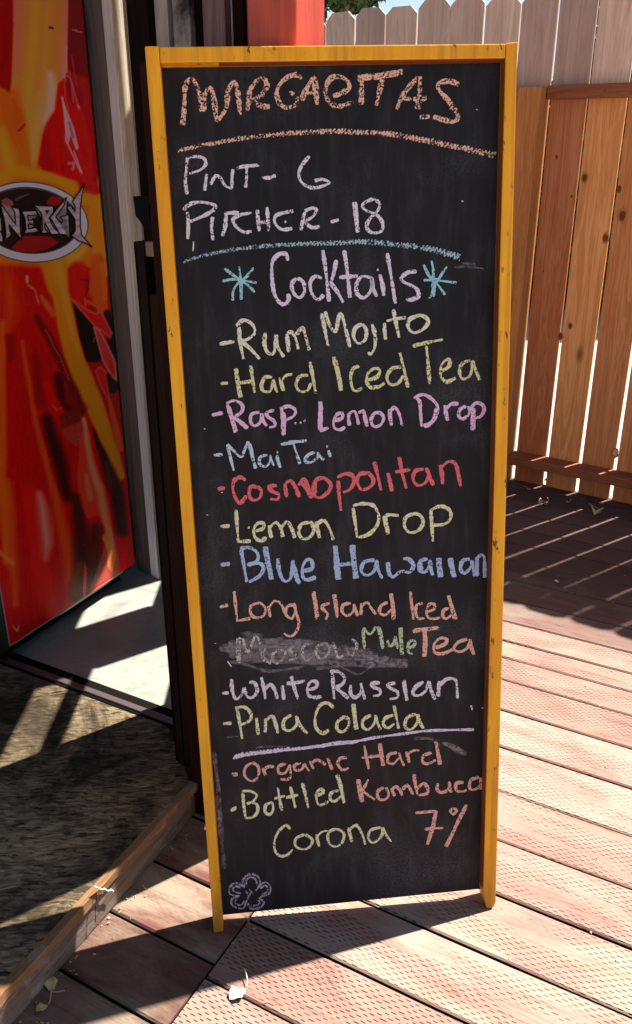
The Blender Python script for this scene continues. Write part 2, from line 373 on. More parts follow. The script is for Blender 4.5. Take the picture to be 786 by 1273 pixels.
# joists under the boards, seen only as darkness in the gaps
for k in range(9):
    u = SEAM_U + (k - 5) * .41
    poly = fence_clip([(u - .019, -2.4), (u + .019, -2.4), (u + .019, 4.0), (u - .019, 4.0)], -.02)
    bm = bmesh.new(); bm_prism(bm, [UX * p[0] + VY * p[1] + ZZ * -.18 for p in poly], ZZ * .142)
    bm_obj('deck_joist', bm, M['dark'], deck)

# ---------------------------------------------------------------- fence
fence = empty('wooden_fence', (FG.x, FG.y, 0), FPH, label='tall cedar picket fence with dog-eared tops greyed above its brown rail', cat='fence')
def dogear(w, h, t, c_=.03):
    o = [(-w / 2, -.05), (w / 2, -.05), (w / 2, h - c_), (w / 2 - c_, h), (-w / 2 + c_, h), (-w / 2, h - c_)]
    return [Vector((x, 0, z)) for x, z in o], Vector((0, t, 0))
PITCHF = .1472
for k in range(-20, 22):
    s0 = -.009 + PITCHF * k; gap = random.uniform(.010, .0145)
    if k in (-1, 0, 1, 2): gap = .0118
    w = PITCHF - gap - .001; h = 1.925 + random.uniform(-.012, .012)
    if k < -7: h -= .01 * (-7 - k) * .3
    pts, off = dogear(w, h, .0115, .028)
    # the boards have shrunk towards the foot: gaps open downwards
    pts = [Vector((p.x * (1.0 + .036 * (min(p.z, 1.7) - .3)) + random.uniform(-.0008, .0008), 0, p.z)) for p in pts]
    mid = []
    bm = bmesh.new(); bm_prism(bm, pts, off, .0012)
    bm_obj('picket', bm, M['picket'], fence, (s0 + PITCHF / 2, 0, 0), (0, random.uniform(-.0012, .0012), 0))
def frail(x0, x1, y0, y1, z0, z1, name='rail'):
    box(name, (x0, x1, y0, y1, z0, z1), M['rail'], fence, bev=.003)
M['knot'] = N('dark_wood_knot').set(c(.16, .05, .02), .8, .1); M['knot_ring'] = N('pale_wood_knot_ring').set(c(.42, .17, .05), .8, .1); M['knot_pale'] = N('pinkish_wood_knot').set(c(.62, .42, .33), .8, .1)
for kx, ky, kr_, kind in ((727, 221, .012, 0), (774, 268, .016, 0), (753, 296, .012, 1), (697, 418, .010, 1), (709, 405, .008, 0), (765, 563, .013, 2), (692, 195, .005, 1), (711, 244, .004, 1), (676, 337, .004, 0), (770, 235, .008, 1)):
    p_ = onp(kx, ky, FG, FN); ss = (p_ - FG).dot(FD)
    for part_, rr_, mm_, th_ in (('knot_ring', 1.25, 'knot_ring', .0006), ('knot', .8, 'knot_pale' if kind == 2 else 'knot', .0011)):
        if kind == 1 and part_ == 'knot_ring': mm_ = 'post'
        bm = bmesh.new(); ring_ = [Vector((ss + math.cos(a_ * .524) * kr_ * rr_ * random.uniform(.8, 1.1), 0, p_.z + math.sin(a_ * .524) * kr_ * rr_ * 1.5 * random.uniform(.85, 1.1))) for a_ in range(12)]
        bm_prism(bm, ring_, Vector((0, -th_, 0))); bm_obj(part_, bm, M[mm_], fence)
PL, PR = -.548, -.452
frail(PR + .002, 2.6, -.040, -.001, 1.558, 1.606); frail(-3.0, PL - .002, -.040, -.001, 1.558, 1.606)
frail(PR + .0, 2.6, -.090, -.001, .100, .139); frail(-3.0, PL - .002, -.090, -.001, .100, .139)
for px_ in (PL + .048, PL + .048 - 2.2, PL + .048 + 2.2):
    box('fence_post', (px_ - .046, px_ + .046, -.092, -.002, -.04, 1.600), M['post'], fence, bev=.003)
for k in range(-12, 12):
    for zz in (1.582, .119):
        s0 = -.009 + PITCHF * k + PITCHF * .5
        bm = bmesh.new(); bmesh.ops.create_cone(bm, cap_ends=True, segments=8, radius1=.0035, radius2=.0035, depth=.003, matrix=Matrix.Translation((s0 + random.uniform(-.02, .02), -.0415 if zz > 1 else -.0915, zz)) @ Matrix.Rotation(R(90), 4, 'X'))
        bm_obj('nail_head', bm, M['steel'], fence)

# ---------------------------------------------------------------- chalkboard sign
A, B = gnd(272, 1160), gnd(611, 1130)
EX = (B - A).normalized()
back = Vector((-EX.y, EX.x, 0)); LEAN = math.atan2(.275, 1.53)
EU = (ZZ * math.cos(LEAN) + back * math.sin(LEAN)); NF = EX.cross(EU).normalized()      # NF points to the viewer
if NF.y > 0: NF = -NF
sign = empty('chalkboard_sign', ((A.x + B.x) / 2, (A.y + B.y) / 2, 0), math.atan2(EX.y, EX.x),
             label='tall mustard-framed chalkboard drinks menu leaning on the red post', cat='chalkboard')
bpy.context.view_layer.update()
SM = sign.matrix_world.inverted()
# shared tilt of the board: every piece of it is built in a frame whose Z runs up the leaning board
TILT = Matrix((EX, -NF, EU)).transposed().to_4x4()
def fr(px, py, off=0.0):       # photo point -> board's front plane, off metres towards viewer
    return onp(px, py, A + NF * off, NF)
board_rot = SM.to_3x3() @ TILT.to_3x3()
BL = (SM @ A.to_4d()).to_3d()
LM = Matrix.Translation(BL) @ board_rot.to_4x4()
LMI = LM.inverted() @ SM
def bl(p): return LMI @ p
def bpart(name, pts_world, depth, mat, bev=.002, parent=None, **k):
    bm = bmesh.new(); P = [bl(p) for p in pts_world]
    off = (LMI.to_3x3() @ (-NF * depth)); bm_prism(bm, P, off, bev)
    o = bm_obj(name, bm, mat, parent or sign, **k)
    if parent is None or parent is sign: o.matrix_local = LM
    return o
bpart('frame_stile', [fr(180, 57), fr(197.5, 57), fr(278, 1158), fr(266, 1160)], .042, M['frame'], label='mustard left frame stile')
bpart('frame_stile', [fr(629.5, 53), fr(644, 51.5), fr(616.5, 1122), fr(613, 1129), fr(605, 1129), fr(601, 1112)], .042, M['frame'], label='mustard right frame stile')
bpart('frame_rail', [fr(198.2, 58), fr(628.8, 54), fr(628.3, 72), fr(199.2, 78)], .0405, M['frame'], label='mustard top frame rail')
RE = -.027
bpart('writing_panel', [fr(190, 66, RE), fr(640, 62, RE), fr(612, 1103.5, RE), fr(268, 1138.5, RE)], .006, M['slate'], .0006)
# dark-stained inner edges of the frame
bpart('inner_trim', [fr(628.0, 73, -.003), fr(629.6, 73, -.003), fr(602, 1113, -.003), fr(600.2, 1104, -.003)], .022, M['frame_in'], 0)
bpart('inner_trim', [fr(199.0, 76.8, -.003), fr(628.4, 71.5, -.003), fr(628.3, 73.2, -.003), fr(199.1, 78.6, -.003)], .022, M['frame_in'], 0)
# worn pale scuffs of the panel at lower left come with chalk dust strokes below

CHALK_Z = [0]
def smooth(pts, step=2.2):
    if len(pts) < 3:
        a, b = pts[0], pts[-1]; d = math.dist(a, b); k = max(2, int(d / step) + 1)
        return [(a[0] + (b[0] - a[0]) * i / (k - 1), a[1] + (b[1] - a[1]) * i / (k - 1)) for i in range(k)]
    P = [pts[0]] + list(pts) + [pts[-1]]; out = []
    for i in range(1, len(P) - 2):
        p0, p1, p2, p3 = P[i - 1], P[i], P[i + 1], P[i + 2]; k = max(2, int(math.dist(p1, p2) / step))
        for j in range(k):
            t = j / k; t2, t3 = t * t, t * t * t
            out.append(tuple(.5 * (2 * p1[m] + (p2[m] - p0[m]) * t + (2 * p0[m] - 5 * p1[m] + 4 * p2[m] - p3[m]) * t2 + (3 * p1[m] - p0[m] - 3 * p2[m] + p3[m]) * t3) for m in (0, 1)))
    out.append(pts[-1]); return out
def ribbon(V, F, pts, w, jit=.22):
    pts = smooth(pts); n = len(pts)
    CHALK_Z[0] = (CHALK_Z[0] + 1) % 9; off = RE + .0005 + .00007 * CHALK_Z[0]
    base = len(V)
    for i, p in enumerate(pts):
        a = pts[max(0, i - 1)]; b = pts[min(n - 1, i + 1)]; dx, dy = b[0] - a[0], b[1] - a[1]; l = math.hypot(dx, dy) or 1
        hw = w / 2 * (1 + random.uniform(-jit, jit)) * (1 + .2 * math.sin(i * .35 + base * .7)) * (.72 if i in (0, n - 1) else 1.0)
        nx, ny = -dy / l * hw, dx / l * hw
        for s_ in (1, -1): V.append(bl(fr(p[0] + nx * s_, p[1] + ny * s_, off)))
    for i in range(n - 1): k = base + i * 2; F.append((k, k + 1, k + 3, k + 2))
def parse(txt, ox, oy, sc):
    out = []
    for st in txt.split(';'):
        pts = [tuple(float(x) for x in t.split(',')) for t in st.split()]
        pts = [(ox + x / sc, oy + y / sc) for x, y in pts]
        if len(pts) == 1: pts = [(pts[0][0] - 1, pts[0][1]), (pts[0][0] + 1, pts[0][1] + .5)]
        if pts: out.append(pts)
    return out
REG = dict(A=(200, 70, 3.573), B=(410, 70, 3.573), C=(210, 180, 4.137), D=(360, 180, 3.023), E=(260, 300, 4.137), F=(430, 300, 4.137), G=(255, 440, 4.137),
           H=(430, 430, 4.137), I=(255, 560, 4.137), J=(420, 560, 3.93), K=(260, 670, 4.137), L=(430, 710, 4.137), M=(265, 820, 4.367), N=(430, 820, 4.137),
           O=(270, 900, 4.367), P=(420, 900, 3.93), Q=(0, 0, 1), T=(150, 1080, 2.535))
def word(label, colour, width, *parts, name='chalk_letter', jit=.22):
    strokes = [st for reg, txt in parts for st in parse(txt, *REG[reg])]
    groups = []
    if name == 'chalk_letter':                     # strokes that touch belong to one letter
        for st in strokes:
            bb = [min(p[0] for p in st) - .6, min(p[1] for p in st) - .6, max(p[0] for p in st) + .6, max(p[1] for p in st) + .6]; hit = []
            for g in groups:
                if any(not (q_[2] < bb[0] or q_[0] > bb[2] or q_[3] < bb[1] or q_[1] > bb[3]) for q_ in g[1]): hit.append(g)
            new = [[st], [bb]]
            for g in hit: new = [g[0] + new[0], g[1] + new[1]]; groups.remove(g)
            groups.append(new)
    else: groups = [[strokes, None]]
    for g in groups:
        V, F = [], []
        for st in g[0]: ribbon(V, F, st, width, jit)
        me = bpy.data.meshes.new(name); me.from_pydata([tuple(v) for v in V], [], F); me.update()
        o = link(name, me, CH[colour], sign); o.matrix_local = LM
        if name != 'chalk_letter': o['label'] = label
        if name in ('chalk_smear', 'chalk_speck', 'chalk_line'): o['kind'] = 'stuff'
def hatch(label, colour, pts, w0, w1, pitch=3.4, lean=1.5, thick=2.1):
    V, F = [], []; line = smooth(pts, 1.0); n = len(line); acc = 0; last = None; zig = []
    k = 0
    for i in range(1, n):
        acc += math.dist(line[i], line[i - 1])
        if acc >= pitch / 2:
            acc = 0; w = (w0 + (w1 - w0) * i / n) * random.uniform(.75, 1.1); s_ = 1 if k % 2 else -1; k += 1
            zig.append((line[i][0] + lean * s_ + random.uniform(-.6, .6), line[i][1] - s_ * w / 2))
    for a, b in zip(zig, zig[1:]): ribbon(V, F, [a, b], thick * random.uniform(.8, 1.2))
    me = bpy.data.meshes.new('chalk_line'); me.from_pydata([tuple(v) for v in V], [], F); me.update()
    o = link('chalk_line', me, CH[colour], sign, label=label); o.matrix_local = LM

word('peach chalk heading', 'peach', 5.6,
     ('A', '97,305 105,215 110,130 135,105 165,140 185,245; 190,245 195,170 220,140 235,185 248,290; 248,290 290,230 300,150 330,115 345,180 352,260; 385,240 392,195 395,150; 395,150 430,105 460,100 472,130 445,175 410,192 440,218 485,225; 625,100 600,82 560,95 525,130 515,170 530,212 560,228 600,215 612,180; 575,155 590,170; 625,195 650,140 680,95 688,150 695,215; 638,165 692,160'),
     ('B', '15,178 60,160 88,140 75,105 30,88 -5,110 -20,160 0,205 45,220 105,203; 125,95 200,85 260,75 325,68; 125,104 200,94 260,84 310,78; 145,105 142,160 140,215; 237,95 220,160 207,220; 298,235 330,165 395,90; 400,90 400,160 390,235; 310,185 370,190 430,185; 575,125 530,110 485,120 485,150 530,200 570,265 550,290 500,280 460,268; 445,268 400,270'))
hatch('peach chalk underline', 'peach', [(221, 187), (256, 180), (300, 172), (345, 167), (410, 163), (440, 164), (480, 166), (522, 173), (565, 182), (616, 193)], 5.5, 7.5)
word('white chalk word with price, first line', 'white', 3.6,
     ('C', '95,255 85,190 90,130 95,65; 90,70 140,60 180,70 190,100 160,130 105,148; 195,150 190,190 185,235; 215,205 240,160 265,170 290,210 325,225; 325,225 325,170 330,125; 350,122 400,110 465,105; 355,116 410,106; 400,115 400,170 395,220; 480,168 515,170 550,158'),
     ('D', '75,42 45,80 35,115 50,145 85,162 125,155 150,142 125,130 95,135'))
word('white chalk word with price, second line', 'white', 4.0,
     ('C', '75,335 110,305 170,295 235,310 235,330 190,360 110,395; 95,345 100,400 98,485; 225,370 220,430 228,490; 285,355 320,350 360,350; 295,360 290,420 275,470; 425,350 370,360 330,385 350,425 390,450 425,445; 455,335 460,395 465,445; 505,320 510,380 515,445; 470,400 515,395; 640,340 590,350 550,365 545,400 580,435 635,430; 600,395; 680,440 690,380 700,345; 700,340 740,325 760,335 740,370 705,395 735,425 775,420'),
     ('D', '155,290 185,282; 243,215 248,270 255,330; 247,215 253,270 260,328; 335,215 310,205 275,225 285,245 330,265 350,295 345,325 310,330 290,310 300,280 330,250 340,225 332,210'))
hatch('blue-grey chalk line', 'bluegrey', [(228, 326), (241, 321), (270, 314), (307, 308), (343, 305), (380, 303), (420, 302), (453, 300.5), (492, 304), (532, 309), (573, 320)], 4, 8, 3.2)
word('faint chalk dash', 'smear', 2.6, ('D', '620,460 670,458 730,466; 650,445 700,450'))
STARS = ('E', '80,140 120,170 160,200 200,225 235,262; 155,130 162,200 165,300; 170,210 165,300; 230,135 190,185 150,215 125,255 122,305; 70,205 120,195 160,200 245,213; 150,190 180,215; 150,205 185,205')
word('pale blue chalk star left of the heading', 'cyan', 3.0, STARS, name='chalk_star')
word('pale blue chalk star right of the heading', 'cyan', 3.0, ('F', '400,120 430,180 460,205 510,275; 440,95 450,150 450,215; 520,130 480,190 450,240 440,280 425,290; 400,200 460,200 570,213; 445,215 452,285; 460,205 455,280; 430,195 475,195; 435,180 470,215'), name='chalk_star')
word('lilac chalk heading word', 'lilac', 4.3,
     ('E', '405,100 395,65 350,70 325,110 325,200 340,280 380,325 410,300 405,270; 328,240 350,300 385,328; 330,95 360,68 395,62; 450,190 425,220 435,265 465,290 490,260 485,210 455,190; 580,190 545,180 520,215 530,270 560,300 590,275; 585,45 600,150 618,310; 655,95 640,170 625,215; 625,215 660,260 690,315; 695,45 710,150 725,290; 670,185 765,178'),
     ('F', '135,190 85,180 55,220 60,270 95,290 130,250 135,195 140,240 160,285; 175,170 190,230 195,280; 165,145; 213,60 235,190 255,320; 365,155 320,160 285,190 300,210 360,240 375,280 340,300 310,300'))
word('cream chalk menu line, first item', 'cream', 4.1,
     ('E', '55,528 130,515; 155,440 160,520 178,605; 140,435 180,405 225,430 235,470 205,500 165,515; 165,515 210,550 260,605; 290,470 285,530 305,575 335,570 345,480; 345,480 355,545 385,595; 400,475 405,520 410,570; 405,475 425,465 445,500 460,555; 450,480 480,445 500,500 515,560; 580,370 595,450 612,540; 597,360 620,430 650,465 665,400 680,370 705,460 725,545'),
     ('F', '85,425 50,445 40,490 65,525 100,505 105,455 85,425; 135,425 150,480 150,540 130,580 115,570; 200,420 200,460 205,505; 245,350 260,430 275,495; 210,410 250,400 310,392; 380,380 330,400 320,440 350,470 400,450 425,410 400,385 370,380'))
word('yellow chalk menu line, second item', 'yellow', 3.8,
     ('G', '80,152 118,150; 155,75 165,150 180,225; 160,75 172,150 188,222; 235,60 245,130 255,200; 165,150 245,140; 345,120 310,120 290,160 300,190 335,190 350,140; 350,130 360,170 372,198; 385,120 395,160 405,190; 395,135 420,110 450,105; 530,110 490,115 468,155 485,190 525,190 545,150; 540,40 555,120 570,205; 660,15 680,100 695,190; 668,15 690,100 702,188'),
     ('H', '70,105 40,115 25,160 35,220 55,232 85,215; 115,175 160,160 175,125 150,115 115,140 108,180 125,212 170,210 200,190; 285,110 240,115 212,155 225,195 265,195 300,150; 278,35 300,120 320,215; 345,2 400,-14 500,-33; 350,-3 440,-20; 415,0 425,110 432,195; 495,130 530,105 535,70 505,80 488,120 495,165 520,185 565,165; 640,75 600,90 585,130 600,170 640,150 655,75; 655,75 670,130 690,175'))
word('pink chalk menu line, third item', 'pink', 3.9,
     ('G', '35,315 92,302; 115,260 135,330 155,405; 125,270 145,340 160,400; 110,255 150,240 190,260 190,295 160,320 145,330; 150,330 190,360 215,385; 165,330 200,360 222,382; 280,300 240,310 235,350 255,370 285,350 290,305; 290,305 300,345 318,370; 355,290 320,300 320,320 355,345 360,370 330,378; 395,290 400,350 400,420; 402,300 408,350 408,415; 385,285 430,268 465,290 455,320 415,340; 465,355; 492,352; 512,342; 590,245 590,320 590,390; 596,245 598,320 598,390; 590,395 635,380; 665,345 705,330 705,305 680,310 662,345 665,380 695,390 720,375'),
     ('H', '15,345 15,380 20,410; 15,350 45,335 60,375 65,405; 65,345 90,335 100,375 110,415; 185,345 150,345 130,380 145,415 180,405 195,370 180,345; 225,325 228,365 235,410; 228,340 250,315 275,350 290,412; 362,270 380,285 385,350 390,415; 350,268 400,250 450,280 475,325 450,385 405,418; 465,320 445,385 400,412; 510,305 515,345 525,385; 515,330 540,300 580,298; 620,310 590,325 580,360 605,375 635,345 630,310; 650,310 650,370 652,435; 658,320 658,370 660,430; 640,330 665,295 700,300 712,330 690,365 655,370'))
word('ice-blue chalk menu line, fourth item', 'ice', 3.4,
     ('G', '45,520 90,518; 115,465 130,530 148,600; 115,465 150,500 185,530 205,490 222,450; 222,450 240,520 262,590; 228,460 246,525 256,590; 320,520 285,530 280,565 310,580 335,555 335,520; 335,520 345,555 355,575; 370,520 375,550 388,585; 372,505; 390,465 455,455 522,443; 430,452 520,450; 455,460 470,510 488,565; 565,505 530,520 515,550 545,558 580,530 580,505; 580,505 595,530 612,545; 635,495 645,530; 628,475'))
word('red chalk menu line, fifth item', 'red', 4.2,
     ('I', '65,198 102,193; 208,155 185,138 150,155 145,210 175,270 205,245 210,230; 270,190 235,185 228,230 245,255 280,245 290,205 265,185; 370,180 330,185 345,210 378,225 375,250 335,250; 410,170 420,240; 415,170 440,155 465,190 485,240; 480,180 510,145 530,195 548,245; 488,160 520,195 540,242; 615,138 575,150 555,195 565,235 600,240 640,205 645,170 610,138; 568,160 565,230; 685,155 690,230 700,310; 680,140 720,120 760,130 765,165 745,200 710,215'),
     ('J', '160,110 110,115 95,150 115,190 155,180 175,145 150,108; 178,55 195,120 212,195; 245,110 255,150 265,200; 300,30 315,110 335,185; 280,105 355,93; 420,90 380,100 368,140 390,170 425,160 445,120 430,85; 435,85 450,130 468,170; 500,70 510,120 512,165; 500,90 540,55 575,65 590,120 600,175'))
word('lemon chalk menu line, sixth item', 'lemon', 4.0,
     ('I', '80,390 128,388; 160,305 165,385 170,465; 165,470 235,465; 225,395; 260,415 300,400 300,375 270,375 250,410 260,450 290,465 315,445; 330,385 335,420 342,450; 335,395 365,370 390,400 400,445; 395,395 420,365 445,400 462,450; 535,370 495,380 482,425 505,455 540,445 560,405 540,365; 572,365 580,410 590,450; 575,380 610,360 640,400 660,460'),
     ('J', '75,280 85,350 95,425; 75,270 120,260 175,270 200,320 190,370 150,410 100,425; 225,320 235,360 245,410; 232,330 240,365 250,405; 225,335 245,315 298,318; 370,310 335,325 325,365 350,400 395,390 418,350 400,315 365,308; 455,295 460,370 465,445; 450,295 500,272 545,290 552,330 520,360 465,365'))
word('blue chalk menu line, seventh item', 'blue', 4.2,
     ('K', '60,133 108,128; 165,55 180,140 195,222; 160,50 210,45 250,75 245,115 195,135; 210,130 260,125 280,150 260,190 205,222; 283,40 300,120 316,210; 292,40 310,120 326,208; 355,100 360,160 385,215 420,200 432,110; 430,110 440,170 465,230; 436,130 455,220; 485,165 530,150 525,108 500,110 480,150 485,200 510,210 550,195; 645,35 650,120 660,210; 654,35 662,120 674,208; 733,30 740,110 750,205; 742,30 750,110 762,203; 660,135 745,125'),
     ('J', '180,535 130,545 115,590 145,610 180,585 190,535; 190,540 200,590 218,625; 245,545 250,595 270,618 310,590 350,595 370,560 345,530 320,530; 440,530 405,540 398,580 425,595 450,560 450,535; 405,545 408,588; 450,540 455,580 465,610; 488,525 494,570 498,620; 498,525 504,570 508,618; 546,525 554,570 566,620; 556,525 564,570 574,618; 645,530 610,540 600,580 620,600 650,570 655,535; 655,535 662,575 668,615; 680,520 680,570 682,615; 680,530 700,510 715,520 718,570 718,622'))
word('salmon chalk menu line, eighth item', 'salmon', 3.4,
     ('K', '55,350 98,340; 130,268 137,345 145,420; 140,422 212,408; 250,330 215,345 215,385 240,405 280,395 290,355 265,330 245,332; 305,345 310,375 315,402; 308,355 335,320 370,335 400,400; 440,340 405,345 395,385 425,410 445,365 435,330; 435,335 455,400 462,440 440,490 410,500 385,485; 535,270 545,340 552,415; 542,270 552,340 558,400; 620,330 580,345 590,365 610,385 600,415; 640,285 650,340 658,405; 646,285 656,345 660,400; 730,330 690,340 685,375 710,395 740,375 745,335'),
     ('L', '42,170 50,200 62,230; 80,165 80,195 78,225; 82,180 110,160 130,190 155,222; 215,160 180,180 175,215 205,225 235,195; 230,115 238,180 243,250; 237,115 245,180 249,245; 332,105 340,180 348,250; 395,165 365,175 360,215 375,245 405,240; 415,210 455,195 455,170 430,170 415,205 425,240 460,245 485,238; 530,190 505,200 498,230 515,245 545,225; 525,125 543,190 560,250; 532,125 550,190 568,248'))
word('salmon chalk word ending the eighth item', 'salmon', 3.8,
     ('L', '345,310 410,300 480,295; 350,303 420,294 475,290; 403,305 403,370 403,440; 411,305 411,370 409,440; 460,395 510,375 520,350 485,345 455,375 455,415 490,425 535,410 550,400; 625,350 580,365 555,400 585,415 625,395 640,350; 640,350 645,390 660,430'))
def swipes(label, colour, rows, w):
    V, F = [], []
    for x0, y0, xm, ym, x1, y1, wf in rows: ribbon(V, F, [(x0, y0), ((x0 + xm) / 2, (y0 + ym) / 2 - 1.5), (xm, ym), ((xm + x1) / 2, (ym + y1) / 2 + 1), (x1, y1)], w * wf, .10)
    me = bpy.data.meshes.new('chalk_smear'); me.from_pydata([tuple(v) for v in V], [], F); me.update()
    o = link('chalk_smear', me, CH[colour], sign, label=label, kind='stuff'); o.matrix_local = LM
rows = []
for k in range(15):
    f = k / 14; x0 = 272 + 26 * abs(f - .35) * 1.6 + random.uniform(-3, 6); y0 = 797 + 26 * f; x1 = 352 + 60 * f + random.uniform(-20, 25); y1 = 799 + 30 * f - 6
    rows.append((x0, y0, (x0 + x1) / 2, (y0 + y1) / 2 + random.uniform(-2, 3), x1, y1, random.uniform(.7, 1.3)))
for k in range(6): rows.append((300 + random.uniform(-4, 8), 789 + 3 * k, 312, 787 + 3 * k, 324 + random.uniform(-2, 4), 789 + 4 * k, .8))
swipes('grey smear of rubbed-out chalk', 'smear', rows, 4.2)
rows = []
for k in range(9):
    f = k / 8; rows.append((330 + 8 * k, 797 + 4.2 * k + random.uniform(-1, 1), 395 + 6 * k, 799 + 3.4 * k, 452 + 6.5 * k + random.uniform(-14, 6), 806 + 2.6 * k, random.uniform(.5, 1.1)))
rows += [(285, 822, 330, 834, 372, 830, .7), (372, 830, 400, 822, 430, 824, .5), (400, 822, 445, 838, 470, 822, .5), (462, 829, 478, 818, 507, 822, .9), (430, 812, 470, 822, 506, 826, .7), (545, 925, 562, 928, 580, 937, 1.2), (515, 918, 545, 921, 575, 933, .6), (560, 928, 570, 931, 579, 938, .8)]
swipes('thin swipes of rubbed-out chalk', 'dust', rows, 5.5)
word('ghostly chalk name on the smear', 'ghost', 3.0,
     ('K', '145,510 145,560 150,630; 155,510 158,560 156,640; 150,510 175,515 185,560 200,580 225,530 240,490 265,540; 200,575 215,560 235,500 250,500; 262,560 272,600 285,630; 290,560 275,600 300,630 320,640; 360,568 330,590 330,625 350,640 380,615 392,580 360,568; 330,620 300,640; 440,550 410,570 440,590 450,610 410,625; 515,540 485,555 480,600 505,625 525,605; 600,535 560,550 550,590 575,615 610,595 620,560 600,535; 640,530 650,570 665,610 690,600; 735,515 760,540 755,570 730,600 710,570'))
word('pale green chalk word above the smear', 'green', 3.3,
     ('L', '90,300 92,350 98,400; 90,290 125,325 155,285; 165,285 178,340 190,400; 172,285 184,340 192,395; 215,355 222,385 245,375 255,335; 255,335 260,370 270,400; 278,290 283,360 285,430; 286,290 290,360 292,428; 320,395 350,385 355,360 330,360 318,390 325,420 345,425'))
word('white chalk menu line, tenth item', 'white', 3.8,
     ('M', '50,183 85,180; 100,105 105,170 125,215 155,190 170,150; 170,150 185,200 215,205 240,170 225,125 195,125; 262,95 275,155 285,215; 280,165 310,135 335,165 350,215; 375,140 380,180 385,220; 425,90 440,150 462,215; 400,130 450,125 500,115; 515,165 560,150 560,120 530,120 512,155 520,195 550,205 590,200; 648,65 652,140 658,215; 635,65 680,65 715,100 700,135 665,150; 665,150 700,180 735,210'),
     ('N', '25,130 25,175 50,195 80,165 78,120; 78,120 88,165 98,205; 175,120 135,120 140,140 175,155 175,180 140,188; 255,120 215,130 235,150 265,165 265,195 225,203; 298,105 305,155 315,212; 400,115 360,140 345,175 375,185 410,160 430,110; 430,115 440,160 460,205; 480,110 478,150 475,190; 475,140 520,100 565,105 572,150 575,200; 645,240; 650,252'))
word('cream-yellow chalk menu line, eleventh item', 'lemon', 3.6,
     ('M', '55,348 100,345; 130,265 145,345 158,430; 120,262 170,258 205,290 200,330 150,355; 235,315 240,360 245,408; 285,320 285,360 282,395; 285,335 320,305 340,350 352,400; 425,300 385,330 385,375 420,385 455,350 450,305; 455,310 475,360 512,402; 655,262 620,235 580,250 555,310 560,370 595,400 630,380; 705,315 675,340 675,380 705,392 735,360 735,320 700,312; 758,240 766,310 774,380; 766,240 774,310 782,378'),
     ('N', '34,230 44,295 50,360; 130,285 90,310 88,345 115,360 145,330 155,285; 155,290 165,330 180,360; 245,285 205,300 192,330 215,352 250,330; 248,235 260,295 272,355; 360,280 315,300 305,345 335,360 370,320 370,280; 370,285 380,320 400,355'))
hatch('lilac chalk rule, thick left end', 'lilac', [(290, 941), (311, 937), (345, 933), (379, 930)], 7, 4, 2.6, 1, 2.4)
word('lilac chalk rule', 'lilac', 3.2, ('Q', '292,940.5 345,933.5 379,930 414,924 445,921 466,917 503,912 531,908.5 560,907.5 589.5,907; 375,930.5 445,922'), name='chalk_line')
word('thin white chalk scratch', 'dust', 2.0, ('O', '210,128 290,122 400,124; 50,72 120,66'), name='chalk_line')
word('rose chalk menu line, upper lower-section line', 'rose', 3.2,
     ('O', '80,270 112,270; 82,277 112,276; 190,210 155,235 150,280 185,310 220,290 225,235 190,208; 248,240 258,265 265,280; 250,255 275,232 310,232; 375,215 335,230 335,265 370,265 395,220; 395,220 400,280 385,300 345,300; 455,210 420,225 425,250 460,245 475,210; 475,215 485,235 500,255; 502,200 512,222 525,243; 510,215 545,195 590,222; 600,185 625,248; 705,185 670,185 655,215 680,250 715,238'),
     ('P', '130,105 140,160 152,220; 203,95 210,150 218,205; 210,95 217,150 225,205; 118,165 205,155; 290,140 250,150 245,185 270,195 300,165; 300,140 310,175 325,205; 335,135 342,160 350,190; 340,150 370,130 400,130; 460,140 420,155 415,185 440,195 480,175; 475,85 487,140 497,200; 482,85 492,140 503,198'))
word('pale yellow chalk word starting the next line', 'lemon', 3.3,
     ('O', '75,468 105,452; 75,472 103,460; 140,370 145,440 155,512; 135,365 180,365 215,385 200,415 160,435; 180,425 215,435 220,475 195,505 155,512; 300,425 265,440 262,480 290,490 305,460 300,425; 330,345 340,410 352,470; 310,405 370,390; 398,340 410,390 425,455; 375,400 440,385; 462,320 480,385 495,455; 530,390 575,375 570,355 545,365 540,410 555,440 590,430 600,415; 660,360 620,375 615,410 640,420 675,390; 650,275 670,350 688,430; 656,275 676,350 692,428'))
word('rose chalk word ending that line', 'rose', 3.5,
     ('P', '97,270 104,320 116,382; 104,270 112,320 124,380; 150,270 135,300 118,330; 118,325 145,345 182,370; 225,310 195,330 200,365 230,370 250,345 235,310; 262,315 270,335 280,352; 265,320 285,305 305,325 315,350; 315,320 340,300 355,320 368,345; 372,245 380,300 390,345; 385,320 420,290 440,315 435,340 395,348; 490,290 485,320 505,335 540,320 545,280; 545,285 550,320 555,335; 615,285 580,290 580,325 615,330 630,320; 690,260 650,275 645,315 670,320 695,300 698,262; 698,270 700,320'))
word('yellow-green chalk word, last line', 'lemon', 3.1,
     ('Q', '361,1031 356,1026 347,1033 341.5,1045 342,1057 348,1064 357,1063 364,1056'), ('O', '475,600 430,620 425,660 460,680 500,670 518,630 480,600; 540,600 545,630 555,665; 545,610 570,585 600,580; 640,570 605,590 605,640 635,665 675,650 690,600 665,575 635,570'),
     ('P', '50,505 60,540 70,578; 55,520 90,495 120,540 135,590; 210,505 160,520 150,560 175,580 215,545 220,505; 220,505 235,540 262,575; 225,515 245,555'))
word('rose chalk figure, last line', 'rose', 3.3,
     ('P', '380,435 430,430 485,425; 485,425 465,510 440,590; 480,430 458,510 436,590; 425,515 465,510 515,508; 565,410 550,425 565,440 582,425 565,410; 630,395 580,500 530,600; 626,395 575,500 526,598'))
